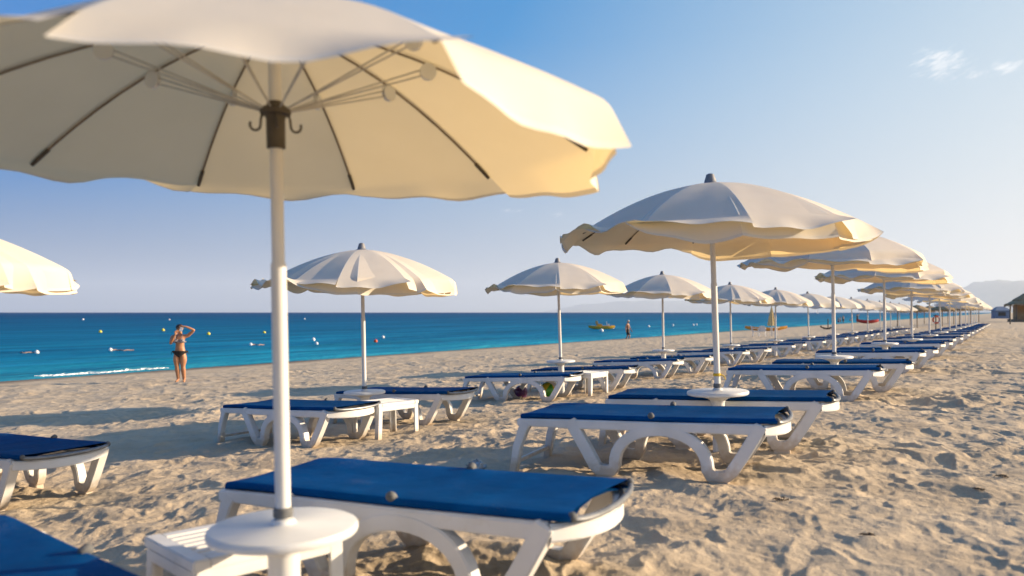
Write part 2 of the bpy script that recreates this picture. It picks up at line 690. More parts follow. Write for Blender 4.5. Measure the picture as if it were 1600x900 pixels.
def empty(name, loc=(0, 0, 0), rz=0.0):
    o = bpy.data.objects.new(name, None)
    COL.objects.link(o)
    o.location = loc
    o.rotation_euler = (0, 0, rz)
    o.empty_display_size = .2
    return o


def copy_tree(o, parent=None):
    c = o.copy()
    COL.objects.link(c)
    c.parent = parent
    for ch in list(o.children):
        copy_tree(ch, c)
    return c


def join_mesh(name, root):
    """one mesh out of a thing's parts, for copies too far off to show them"""
    bm = bmesh.new()
    mats = []
    bpy.context.view_layer.update()
    inv = root.matrix_world.inverted()

    def walk(o):
        for ch in o.children:
            if ch.type == 'MESH':
                me = ch.data.copy()
                me.transform(inv @ ch.matrix_world)
                mt = ch.data.materials[0]
                if mt not in mats:
                    mats.append(mt)
                k0 = len(bm.faces)
                bm.from_mesh(me)
                bm.faces.ensure_lookup_table()
                for f in bm.faces[k0:]:
                    f.material_index = mats.index(mt)
                bpy.data.meshes.remove(me)
            walk(ch)
    walk(root)
    me = bpy.data.meshes.new(name)
    bm.to_mesh(me)
    bm.free()
    for mt in mats:
        me.materials.append(mt)
    me.set_sharp_from_angle(angle=R_(35))
    return me


# ------------------------------------------------------------------ lie of the land
UX, UY = .527, .85          # along the shore
NX, NY = -.85, .527         # towards the sea
SEA_Z = -1.0
S_K = [-400, 0, 2, 3.2, 6.5, 12, 20, 26, 30, 40, 80, 200]
S_V = [0, 0, -.01, -.07, -.33, -.57, -.86, -1.0, -1.15, -1.6, -4, -6]
T_K = [-400, 0, 1.6, 3, 6.2, 14, 33, 55, 88, 300, 900]
T_V = [-.13, -.13, -.12, -.085, 0, 0, -.09, -.20, -.31, -.4, -.4]


def land(x, y):
    x = np.asarray(x, float)
    y = np.asarray(y, float)
    s = NX * x + NY * y
    t = UX * x + UY * y
    z = 0
    for ds, w in ((-.8, .25), (0, .5), (.8, .25)):
        z = z + w * np.interp(s + ds, S_K, S_V)
    rr = 0
    for dt, w in ((-.7, .25), (0, .5), (.7, .25)):
        rr = rr + w * np.interp(t + dt, T_K, T_V)
    return z + rr * np.clip(1 - s / 24.0, 0, 1)


def gz(x, y):
    return float(land(x, y))


def hash2(ix, iy, seed):
    ix = ix.astype(np.int64)
    iy = iy.astype(np.int64)
    h = (ix * 374761393 + iy * 668265263 + seed * 1442695041) & 0xFFFFFFFF
    h = ((h ^ (h >> 13)) * 1274126177) & 0xFFFFFFFF
    h = (h ^ (h >> 16)) & 0xFFFFFFFF
    h = (h * 2246822519) & 0xFFFFFFFF
    h = (h ^ (h >> 15)) & 0xFFFFFFFF
    return h.astype(np.float64) / 4294967295.0


def vnoise(x, y, seed):
    ix, iy = np.floor(x), np.floor(y)
    fx, fy = x - ix, y - iy
    u = fx * fx * fx * (fx * (fx * 6 - 15) + 10)
    v = fy * fy * fy * (fy * (fy * 6 - 15) + 10)

    def g(dx, dy):
        a = hash2(ix + dx, iy + dy, seed) * 2 * np.pi
        return np.cos(a) * (fx - dx) + np.sin(a) * (fy - dy)
    a = g(0, 0) * (1 - u) + g(1, 0) * u
    b = g(0, 1) * (1 - u) + g(1, 1) * u
    return (a * (1 - v) + b * v) * 1.4


def fbm(x, y, seed, oct_=3):
    r, a, k = 0, 1.0, 1.0
    for o in range(oct_):
        r = r + a * vnoise(x * k + o * 17.3, y * k - o * 9.1, seed + o)
        a *= .5
        k *= 2.03
    return r


def craters(x, y, seed, k=10.0):
    """trodden sand: soft hollows that meet in crests (smooth cellular distance)"""
    ix, iy = np.floor(x), np.floor(y)
    acc = np.zeros_like(x)
    for dx in (-1, 0, 1):
        for dy in (-1, 0, 1):
            cx, cy = ix + dx, iy + dy
            px = cx + .1 + .8 * hash2(cx, cy, seed)
            py = cy + .1 + .8 * hash2(cx, cy, seed + 7)
            th = hash2(cx, cy, seed + 13) * np.pi
            st = 1.0 + .7 * hash2(cx, cy, seed + 19)
            ax, ay = x - px, y - py
            c, s = np.cos(th), np.sin(th)
            d = ((ax * c + ay * s) / st) ** 2 + ((-ax * s + ay * c) * (1.15)) ** 2
            off = .25 * hash2(cx, cy, seed + 29)
            acc += np.exp(-k * (d + off))
    return -np.log(acc + 1e-9) / k


def sand_bumps(x, y):
    s = NX * x + NY * y
    wx = x + .13 * fbm(x * 2.2, y * 2.2, 3, 2)
    wy = y + .13 * fbm(x * 2.2 + 40, y * 2.2, 5, 2)
    a = craters(wx / .40, wy / .40, 11)
    b = craters(wx / .19 + 31, wy / .19, 23)
    c3 = craters(wx / .085 + 7, wy / .085 + 3, 37)
    amp = .72 + .55 * np.clip(fbm(x * .35, y * .35, 41, 2) + .25, 0, 1.2)
    amp = amp * np.interp(s, [-3, 2, 12, 20, 23, 25.4, 26.5], [1.18, 1.0, .9, .75, .55, .12, .05])
    h = .068 * (np.minimum(a, .75) - .30) + .038 * (b - .30) + .018 * (c3 - .3) + .040 * fbm(x * .9, y * .9, 51, 2) + .006 * fbm(x * 13, y * 13, 61, 3)
    return h * amp


def numpy_mesh(name, co, quads, mat, smooth=True, attrs=None):
    me = bpy.data.meshes.new(name)
    me.vertices.add(len(co))
    me.vertices.foreach_set('co', np.ascontiguousarray(co, dtype=np.float32).ravel())
    nq = len(quads)
    me.loops.add(nq * 4)
    me.loops.foreach_set('vertex_index', np.ascontiguousarray(quads, dtype=np.int32).ravel())
    me.polygons.add(nq)
    me.polygons.foreach_set('loop_start', np.arange(0, nq * 4, 4, dtype=np.int32))
    me.polygons.foreach_set('use_smooth', np.full(nq, smooth, dtype=bool))
    for k, val in (attrs or {}).items():
        at = me.attributes.new(k, 'FLOAT', 'POINT')
        at.data.foreach_set('value', np.ascontiguousarray(val, dtype=np.float32))
    me.update(calc_edges=True)
    me.materials.append(mat)
    o = bpy.data.objects.new(name, me)
    COL.objects.link(o)
    return o


def grid_quads(m, n, closed=False):
    i = np.arange(m - 1)[:, None]
    k = np.arange(n if closed else n - 1)[None, :]
    k2 = (k + 1) % n
    q = np.stack([np.broadcast_to(z, (m - 1, k.shape[1])) for z in (i * n + k, i * n + k2, (i + 1) * n + k2, (i + 1) * n + k)], -1)
    return q.reshape(-1, 4)


# ------------------------------------------------------------------ ground
dense = np.linspace(R_(-41), R_(41), 1150)
rest = np.linspace(R_(41), R_(319), 150)[1:-1]
ang = np.concatenate([dense, rest])            # clockwise from +Y
rad = np.concatenate([[.02], np.geomspace(.5, 1.3, 14)[:-1], np.geomspace(1.3, 48, 1200), np.geomspace(48, 2600, 130)[1:]])
A_, Rr_ = np.meshgrid(ang, rad)
GX, GY = (Rr_ * np.sin(A_)).ravel(), (Rr_ * np.cos(A_)).ravel()
GZ = land(GX, GY) + sand_bumps(GX, GY) * np.interp(np.hypot(GX, GY), [0, 60, 200], [1, 1, .3])
S_ = NX * GX + NY * GY
wet = np.clip((S_ - 24.4 + .5 * fbm(GX * .25, GY * .25, 71, 2)) / 1.1, 0, 1)
sand = numpy_mesh('sand', np.stack([GX, GY, GZ], 1), grid_quads(len(rad), len(ang), True)[:, ::-1], sand_mat(), attrs={'wet': wet})
tag(sand, 'trampled golden beach sand full of footprints', kind='structure')

# ------------------------------------------------------------------ sea
ss = np.concatenate([np.linspace(25.0, 60, 150), np.geomspace(60, 31000, 110)[1:]])
tt = np.concatenate([-np.geomspace(9000, 32, 40)[:-1], np.linspace(-30, 150, 520), np.geomspace(152, 14000, 60)])
T2, S2 = np.meshgrid(tt, ss)
T2, S2 = T2.ravel(), S2.ravel()
edge = 27.1 + .55 * fbm(T2 * .07, T2 * 0 + 3, 81, 3)
sz = .035 * fbm(T2 * .16, S2 * .45, 83, 3) * np.clip((S2 - 26.5) / 4, 0, 1) * np.clip(1 - (S2 - 26) / 60, 0, 1)
wav = .16 * np.exp(-((S2 - edge) / .42) ** 2) * np.clip(.35 + fbm(T2 * .06, T2 * 0 + 9, 85, 2), 0, 1)
wav += .10 * np.exp(-((S2 - edge - 4.2) / .9) ** 2) * np.clip(.2 + fbm(T2 * .045, T2 * 0 + 19, 87, 2), 0, 1)
SX, SY = UX * T2 + NX * S2, UY * T2 + NY * S2
dep = np.clip(np.log(np.maximum(S2 - 24, .5) / 2.0) / math.log(420), 0, 1)
sea = numpy_mesh('sea', np.stack([SX, SY, SEA_Z + sz + wav], 1), grid_quads(len(ss), len(tt)), sea_mat(), attrs={'depth': dep})
tag(sea, 'calm blue sea out to the horizon', kind='structure')

# foam along the water's edge
M['foam'] = noise_mat('foam', (.72, .74, .74), (.84, .85, .85), 6, .8, bump=.6, bscale=12)
rng = random.Random(5)
fo = MB()
for lane in range(3):
    n_ = 260
    P = []
    for i in range(n_ + 1):
        t = 13.9 + 4.6 * i / n_
        env = max(0.0, math.sin(math.pi * i / n_)) ** .6 * .75
        f1 = float(fbm(np.array([t * 1.3]), np.array([lane * 7.7]), 91, 4)[0])
        f2 = float(fbm(np.array([t * 2.1]), np.array([lane * 3.1 + 50]), 93, 4)[0])
        w = max(.003, env * (.01 + .11 * f1) * (1, .5, .35)[lane])
        s0 = 26.45 + .28 * lane + .18 * f2 + .25 * float(fbm(np.array([t * .25]), np.array([3.0]), 95, 2)[0])
        row = []
        for j in range(5):
            v = j / 4
            q = s0 + (v - .5) * 2 * w
            x, y = UX * t + NX * q, UY * t + NY * q
            row.append((x, y, max(SEA_Z, gz(x, y)) + .02 + (.045 if lane == 0 else .02) * math.sin(math.pi * v) * max(.1, .6 + f2)))
        P.append(row)
    fo.grid(P)
tag(fo.build('foam', 'foam'), 'broken line of white foam where small waves meet the sand', kind='stuff')

# ------------------------------------------------------------------ far hills
M['hill'] = noise_mat('hill_scrub', (.05, .07, .045), (.13, .12, .085), .004, .95, detail=8)


def hills(name, az0, az1, dist, prof, seed, label, depth=3500.0):
    n, m = 110, 14
    P = []
    for j in range(m):
        v = j / (m - 1)
        row = []
        for i in range(n):
            u = i / (n - 1)
            a = R_(az0 + (az1 - az0) * u)
            h = np.interp(u, [q[0] for q in prof], [q[1] for q in prof])
            d = dist + depth * (v - .5)
            x, y = d * math.sin(a), d * math.cos(a)
            nz_ = float(fbm(np.array([x / 900.0]), np.array([y / 900.0]), seed, 4)[0])
            row.append((x, y, SEA_Z - 3 + (math.sin(math.pi * v) ** 1.2) * h * (1 + .16 * nz_)))
        P.append(row)
    b = MB()
    b.grid(P)
    o = b.build(name, 'hill', sharp=180)
    tag(o, label, kind='structure')
    return o


hills('hills', 27.0, 44, 24000, [(0, 10), (.06, 300), (.12, 560), (.22, 860), (.30, 800), (.45, 880), (.75, 900), (1, 300)], 201,
      'pale blue hills rising behind the beach huts')
hills('far_hills', 2, 27, 31000, [(0, 0), (.12, 300), (.25, 420), (.33, 470), (.45, 380), (.6, 520), (.75, 430), (.9, 620), (1, 500)], 211,
      'very faint hills across the water on the horizon')

# ------------------------------------------------------------------ haze
hz = MB()
hz.box((0, 0, 617), (68000, 68000, 1260))
M['haze'] = bpy.data.materials.new('haze')
M['haze'].use_nodes = True
hn, hl = M['haze'].node_tree.nodes, M['haze'].node_tree.links
hn.clear()
ho = hn.new('ShaderNodeOutputMaterial')
hv = hn.new('ShaderNodeVolumePrincipled')
hv.inputs['Color'].default_value = (.74, .85, .99, 1)
hv.inputs['Density'].default_value = 5.0e-5
hv.inputs['Anisotropy'].default_value = .15
hl.new(hv.outputs[0], ho.inputs['Volume'])
haze = hz.build('haze', 'haze', smooth=False)
tag(haze, 'thin pale sea haze over the whole bay', kind='stuff')

# ------------------------------------------------------------------ sun lounger
def make_lounger():
    root = empty('sun_lounger')
    X0 = -1.0                       # local x of the rail end without bow; the bow is at +x
    f = MB()
    for sgn in (-1, 1):
        ya, yb = sorted((sgn * .325, sgn * .368))
        f.ribbon([(X0 + .08, .345), (X0 + .5, .343), (X0 + 1.1, .341), (X0 + 1.785, .343)], [.026, .032, .032, .036], ya, yb)
    bow = []
    for i in range(17):
        a = -math.pi / 2 + math.pi * i / 16
        yb_ = .3475 * (-1 + 2 * i / 16)
        bow.append((X0 + 1.782 + .118 * (1 - (yb_ / .3475) ** 2), yb_, .338 - .016 * (1 - (yb_ / .3475) ** 2)))
    P = []
    for i, q in enumerate(bow):
        a, b = Vector(bow[max(i - 1, 0)]), Vector(bow[min(i + 1, 16)])
        d = (b - a).normalized()
        nrm = Vector((d.y, -d.x, 0)).normalized() * .022
        c = Vector(q)
        P.append([c + nrm + Vector((0, 0, .035)), c - nrm + Vector((0, 0, .035)), c - nrm - Vector((0, 0, .035)), c + nrm - Vector((0, 0, .035))])
    f.grid(P, closed=True)
    f.box((X0 + .10, 0, .345), (.05, .652, .05))
    f.box((X0 + .62, 0, .335), (.05, .652, .035))
    f.box((X0 + 1.62, 0, .335), (.05, .652, .035))
    f.build('frame', 'plastic', root, bevel=.007)
    for sgn in (-1, 1):
        l = MB()
        ya, yb = sorted((sgn * .303, sgn * .371))
        l.ribbon([(X0 + .165, .352), (X0 + .125, .30), (X0 + .07, .16), (X0 + .03, -.05)], [.030, .034, .029, .026], ya, yb)
        l.build('leg', 'plastic', root, bevel=.006)
    b = MB()
    b.box((X0 + .045, 0, .045), (.03, .640, .028))
    b.build('crossbar', 'plastic', root, bevel=.005)
    for sgn in (-1, 1):
        l = MB()
        ya, yb = sorted((sgn * .300, sgn * .3735))
        path = [(.485, .375), (.515, .31), (.60, .16), (.655, .055), (.682, .024), (.735, .022), (.783, .024), (.800, .06)]
        for i in range(1, 18):
            a = math.pi - math.pi * i / 18
            path.append((1.115 + .315 * math.cos(a), .055 + .262 * math.sin(a) ** .85))
        path += [(1.430, .06), (1.447, .024), (1.50, .022), (1.553, .024), (1.585, .055), (1.66, .17), (1.755, .33), (1.775, .372)]
        hw = [.040] * 4 + [.036] * 3 + [.037] * (len(path) - 14) + [.036] * 3 + [.040] * 4
        l.ribbon([(X0 + px, pz) for px, pz in path], hw, ya, yb)
        for fx in (.73, 1.50):
            l.box((X0 + fx, (ya + yb) / 2, -.035), (.125, yb - ya - .006, .05))
        l.build('arched_leg', 'plastic', root, bevel=.006)
    # sling: cloth wrapped round the two side tubes
    s = MB()
    prof = []
    for i in range(8):
        a = math.pi * (-.5 + i / 7 * 1.0) + math.pi          # wrap on the -y side
        prof.append((-.325 + .018 * math.cos(a), .397 - .018 * math.sin(a) * 1))
    prof = [(-.300, .378)] + [(-.325 - .018 * math.sin(math.pi * i / 8), .397 - .018 * math.cos(math.pi * i / 8)) for i in range(9)]
    top = [(y, .415 - .010 * (1 - (y / .325) ** 2)) for y in (-.25, -.15, -.05, .05, .15, .25)]
    prof = prof + top + [(-y, z) for (y, z) in reversed(prof)]
    prof_in = [(.300, .374), (-.300, .374)]
    P = []
    nx = 26
    for i in range(nx + 1):
        u = i / nx
        row = []
        for (y, z) in prof:
            x = X0 + .10 + 1.775 * u
            if u > .93:
                x -= .050 * (1 - (y / .345) ** 2) * (u - .93) / .07      # end hem pulled in
            z2 = z - .006 * math.sin(math.pi * u) + (.012 * (1 - u / .06) * -1 if u < .06 else 0)
            row.append((x, y, z2))
        P.append(row)
    s.grid(P)
    # underside so that the cloth has a body
    P = []
    for i in range(nx + 1):
        u = i / nx
        x = X0 + .10 + 1.775 * u
        row = []
        for y in (-.300, -.15, 0, .15, .300):
            xx = x - (.050 * (1 - (y / .345) ** 2) * (u - .93) / .07 if u > .93 else 0)
            row.append((xx, y, .378 + (.020 * (1 - (y / .3) ** 2))))
        P.append(row)
    s.grid(P)
    s.build('sling', 'blue', root, sharp=50)
    t = MB()
    pts = [(X0 + 1.62, -.325, .397), (X0 + 1.86, -.324, .397)]
    for i in range(13):
        a = -math.pi / 2 + math.pi * i / 12
        pts.append((X0 + 1.868 + .052 * max(0, math.cos(a)) ** 1.2, .322 * math.sin(a), .397 - .022 * math.cos(a)))
    pts += [(X0 + 1.86, .324, .397), (X0 + 1.62, .325, .397)]
    t.tube(pts, .0135, 10)
    t.build('end_tube', 'alu', root)
    t = MB()
    pts = []
    for i in range(13):
        a = -math.pi / 2 + math.pi * i / 12
        pts.append((X0 + 1.82 + .085 * max(0, math.cos(a)) ** 1.3, .300 * math.sin(a), .383 - .016 * math.cos(a)))
    t.tube(pts, .010, 8)
    t.build('inner_tube', 'dark_tube', root)
    t = MB()
    for sgn in (-1, 1):
        t = MB()
        t.tube([(X0 + .14, sgn * .312, .372), (X0 + 1.74, sgn * .312, .372)], .009, 8)
        t.build('side_rail', 'dark_tube', root)
        k = MB()
        k.lathe([(.010, -.030), (.020, -.022), (.022, -.010), (.022, .007), (.017, .015), (.006, .020)], 14, (0, 0, 0))
        rot = Matrix.Rotation(sgn * -R_(62), 4, 'X')
        k.v = [tuple(rot @ Vector(q) + Vector((X0 + 1.06, sgn * .337, .415))) for q in k.v]
        k.build('pivot_knob', 'knob', root)
        k = MB()
        k.ball((X0 + 1.872, sgn * .322, .402), .019, 12, 8)
        k.build('corner_cap', 'knob', root)
    return root


LOUNGER = make_lounger()
LOUNGER_FAR = join_mesh('sun_lounger_far', LOUNGER)
loungers_used = []


def place_lounger(x, y, yaw, label, group, far=False, dz=0.0, roll=0.0):
    z = gz(x, y) + .012 + dz
    if far:
        o = bpy.data.objects.new('sun_lounger', LOUNGER_FAR)
        COL.objects.link(o)
    elif not loungers_used:
        o = LOUNGER
        loungers_used.append(o)
    else:
        o = copy_tree(LOUNGER)
    # follow the slope of the beach along both axes
    c, s = math.cos(yaw), math.sin(yaw)
    pitch = math.atan2(gz(x + .75 * c, y + .75 * s) - gz(x - .75 * c, y - .75 * s), 1.5)
    rl = math.atan2(gz(x - .35 * s, y + .35 * c) - gz(x + .35 * s, y - .35 * c), .7)
    o.rotation_euler = (rl * .8 + roll, -pitch * .8, yaw)
    o.location = (x, y, z)
    o.scale = (1.03, 1, 1)
    tag(o, label, 'sun lounger', group)
    return o


# ------------------------------------------------------------------ side table
def make_table():
    root = empty('side_table')
    t = MB()
    L, W, H = .60, .44, .40
    t.box((-L / 2 + .03, 0, H - .02), (.06, W, .04))
    t.box((L / 2 - .03, 0, H - .02), (.06, W, .04))
    for sgn in (-1, 1):
        t.box((0, sgn * (W / 2 - .0305), H - .021), (L - .118, .058, .038))
    for i in range(6):
        t.box((0, -.135 + .054 * i, H - .016), (L - .118, .040, .022))
    for sgn in (-1, 1):
        t.box((0, sgn * (W / 2 - .012), H - .062), (L - .06, .016, .05))
        t.box((sgn * (L / 2 - .012), 0, H - .062), (.016, W - .06, .05))
    t.build('tabletop', 'plastic', root, bevel=.005)
    for sx in (-1, 1):
        for sy in (-1, 1):
            l = MB()
            rot = Matrix.Rotation(sx * R_(-2), 3, 'Y')
            l.box((sx * (L / 2 - .032), sy * (W / 2 - .012), H / 2 - .035), (.058, .018, H + .006), rot)
            l.box((sx * (L / 2 - .010), sy * (W / 2 - .032), H / 2 - .035), (.018, .054, H + .004), rot)
            l.build('leg', 'plastic', root, bevel=.004)
    return root


# ------------------------------------------------------------------ parasol
RIBS = 10


def rib_pt(az_, v, R, rim, dome):
    r = R * v
    return Vector((r * math.cos(az_), r * math.sin(az_), rim + dome * (1 - v ** 1.75)))


def canopy_mesh(seed, rot, R=1.10, rim=1.80, dome=.37, wind=R_(200), strength=1.0, val=.205, nu=12, nv=12, flap=None):
    rg = random.Random(seed)
    b = MB()
    N = RIBS
    us = [0.0, .014] + [.014 + .972 * q / (nu - 2) for q in range(1, nu - 2)] + [.986, 1.0]
    flags = []
    ribphi = []
    for k in range(N):
        ak = rot + 2 * math.pi * k / N
        lf = max(0.0, -math.cos(ak)) ** .8                # the side the wind lifts
        ribphi.append(R_(38 + 36 * lf + 16 * max(0, math.sin(ak)) - 20 * max(0, math.cos(ak)) + rg.gauss(0, 17)))
    if flap:
        ribphi = [R_(q) for q in flap[0]]
    for k in range(N):
        a0, a1 = rot + 2 * math.pi * k / N, rot + 2 * math.pi * (k + 1) / N
        am = (a0 + a1) / 2
        sag = rg.uniform(.0, .003)
        bl = rg.uniform(-.003, .003)
        P = []
        for j in range(nv + 1):
            v = .03 + .97 * j / nv
            p0, p1 = rib_pt(a0, v, R, rim, dome), rib_pt(a1, v, R, rim, dome)
            row = []
            for i in range(nu + 1):
                u = us[i]
                q = p0.lerp(p1, u)
                c4 = 4 * u * (1 - u)
                q -= Vector((math.cos(am), math.sin(am), 0)) * (sag * 1.6 * c4 * v ** 3)
                q.z += c4 * (-.5 * sag * v ** 2 + bl * math.sin(math.pi * v)) + .0025 * c4 * v * math.sin(5 * v + 6 * u + seed)
                row.append(q)
            P.append(row)
        # valance: hangs from the rim, lifted by the wind, folding between the ribs
        left = max(0.0, -math.cos(am)) ** .8
        belly = R_(rg.gauss(-16, 13)) if not flap else R_(flap[1][k])
        k_ = (.5 + .8 * left)
        amp1, ph1, fr1 = R_(rg.uniform(5, 14)) * k_, rg.uniform(0, 6.28), rg.uniform(3.0, 6.0)
        amp2, ph2, fr2 = R_(rg.uniform(6, 13)) * k_, rg.uniform(0, 6.28), rg.uniform(8, 13)
        shear = rg.gauss(0, .14)
        nval = 9
        rows = [P[-1]]
        for j in range(1, nval + 1):
            w = j / nval
            row = []
            for i in range(nu + 1):
                u = us[i]
                win = math.sin(math.pi * u) ** .7 if 0 < u < 1 else 0.0
                p0_, p1_ = ribphi[k], ribphi[(k + 1) % N]
                if flap and k in flap[2]:                  # seam come undone at the rib
                    p0_, p1_ = (R_(q) for q in flap[2][k])
                ph = p0_ * (1 - u) + p1_ * u
                ph += win * (belly + (amp1 * math.sin(ph1 + fr1 * u) + amp2 * math.sin(ph2 + fr2 * u)) * (.35 + .65 * w))
                ln = val * (1 + .06 * win)
                blend = min(1.0, w * 2.2)
                blend = blend * blend * (3 - 2 * blend)
                pe = R_(60) * (1 - blend) + ph * blend
                ar = a0 + (a1 - a0) * u
                out = Vector((math.cos(ar), math.sin(ar), 0))
                tang = Vector((-math.sin(ar), math.cos(ar), 0))
                prev = rows[-1][i]
                d = out * math.sin(pe) + Vector((0, 0, -1)) * math.cos(pe) + tang * (shear * w * .6 * win)
                row.append(prev + d * (ln / nval))
            rows.append(row)
        P += rows[1:]
        b.grid(P)
        for j in range(len(P) - 1):
            for i in range(nu):
                flags.append(1 if (i in (0, nu - 1) and j < nv) or j == len(P) - 2 else 0)
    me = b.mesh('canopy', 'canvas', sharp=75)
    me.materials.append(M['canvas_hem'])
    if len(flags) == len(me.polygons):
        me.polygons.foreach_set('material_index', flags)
    return me


def make_parasol():
    root = empty('beach_parasol')
    b = MB()
    b.lathe([(.050, -.30), (.053, .0), (.053, .395), (.047, .40)], 20)
    b.build('base_post', 'tray', root)
    t = MB()
    t.lathe([(.056, .385), (.060, .400), (.085, .418), (.130, .434), (.150, .440), (.235, .4475), (.244, .451), (.248, .459), (.248, .470), (.244, .478),
             (.236, .482), (.050, .484), (.042, .488), (.036, .500), (.030, .502)], 48)
    t.build('tray', 'tray', root)
    p = MB()
    p.tube([(0, 0, .42), (0, 0, 1.36)], .0255, 20)
    p.tube([(0, 0, 1.35), (0, 0, 2.12)], .0215, 20)
    p.build('pole', 'pole', root)
    c = MB()
    c.lathe([(.030, .506), (.033, .512), (.033, .535), (.028, .540)], 18)
    c.build('pole_clamp', 'knob', root)
    r = MB()
    r.lathe([(.023, 1.745), (.031, 1.747), (.0315, 1.845), (.036, 1.855), (.050, 1.860), (.052, 1.872), (.046, 1.882), (.030, 1.89), (.026, 1.902), (.0225, 1.904)], 20)
    rn = r.build('runner', 'collar', root)
    for k in range(4):
        a = R_(20 + 90 * k)
        h = MB()
        pts = []
        for i in range(10):
            q = math.pi * (1.0 + 1.15 * i / 9)
            pts.append((.062 + .017 * math.cos(q) + .004, 0, 1.823 + .019 * math.sin(q)))
        pts = [(.043, 0, 1.860)] + [(.0475, 0, 1.843)] + pts
        rot = Matrix.Rotation(a, 3, 'Z')
        h.tube([rot @ Vector(q) for q in pts], .0042, 6)
        h.build('hook', 'collar', rn)
    return root


def parasol_ribs(root, rot, R=1.12, rim=1.80, dome=.37):
    for k in range(RIBS):
        a = rot + 2 * math.pi * k / RIBS
        m = MB()
        m.tube([rib_pt(a, .03 + .97 * i / 10, R, rim, dome) - Vector((0, 0, .011)) for i in range(11)], .0042, 6)
        rb = m.build('rib', 'rib', root)
        cp = MB()
        e0, e1 = rib_pt(a, .93, R, rim, dome), rib_pt(a, 1.0, R, rim, dome)
        cp.tube([e0 - Vector((0, 0, .012)), e1 - Vector((0, 0, .012)) + (e1 - e0) * .12], .0078, 8)
        cp.build('rib_tip', 'collar', rb)
        s = MB()
        q = rib_pt(a, .47, R, rim, dome) - Vector((0, 0, .045))
        for dz in (0, .022):
            s.tube([Vector((.045 * math.cos(a), .045 * math.sin(a), 1.875)), q + Vector((0, 0, dz))], .0032, 5)
        st = s.build('stretcher', 'wire', root)
        pu = MB()
        d = Vector((-math.sin(a), math.cos(a), 0))
        pu.tube([q - d * .009 + Vector((0, 0, .008)), q + d * .009 + Vector((0, 0, .008))], .030, 14)
        pu.build('pulley', 'tray', st)


def finial_mesh():
    f = MB()
    f.lathe([(.088, -.020), (.082, -.002), (.056, .006), (.050, .012), (.047, .028), (.036, .060), (.031, .076), (.012, .084)], 20)
    return f.mesh('finial', 'finial')


FIN = finial_mesh()
PARASOL = make_parasol()
PARASOL_FAR_POLE = join_mesh('parasol_stand', PARASOL)
WORD = ['first', 'second', 'third', 'fourth', 'fifth', 'sixth', 'seventh', 'eighth', 'ninth', 'tenth', 'eleventh', 'twelfth',
        'thirteenth', 'fourteenth', 'fifteenth', 'sixteenth']
parasol_used = []


def place_parasol(x, y, label, group, seed, rot=None, lean=R_(-1.3), leany=0.0, far=False, dz=0.0, **kw):
    z = gz(x, y) + dz
    rg = random.Random(seed * 7 + 1)
    if rot is None:
        rot = rg.uniform(0, 2 * math.pi / RIBS)
    if far:
        root = empty('beach_parasol')
        st = bpy.data.objects.new('stand', PARASOL_FAR_POLE)
        COL.objects.link(st)
        st.parent = root
    elif not parasol_used:
        root = PARASOL
        parasol_used.append(root)
    else:
        root = copy_tree(PARASOL)
    root.location = (x, y, z)
    root.rotation_euler = (leany, lean, 0)
    ck = dict(R=1.10, rim=1.80, dome=.37)
    ck.update({q: kw[q] for q in kw if q in ck})
    ca = bpy.data.objects.new('canopy', canopy_mesh(seed, rot, nu=8 if far else 14, nv=8 if far else 14, **kw))
    COL.objects.link(ca)
    ca.parent = root
    fi = bpy.data.objects.new('finial', FIN)
    COL.objects.link(fi)
    fi.parent = root
    fi.location = (0, 0, ck['rim'] + ck['dome'])
    if not far:
        return root, (root, rot, ck['R'], ck['rim'], ck['dome']), tag(root, label, 'parasol', group)
    tag(root, label, 'parasol', group)
    return root, None, root


rib_jobs = []
GR_R, GR_S = 'cream parasols along the row nearer the road', 'cream parasols along the row nearer the sea'
GL_R, GL_S = 'blue loungers along the inland row', 'blue loungers along the seaward row'


def d_p(yaw):
    return (math.cos(yaw), math.sin(yaw)), (-math.sin(yaw), math.cos(yaw))


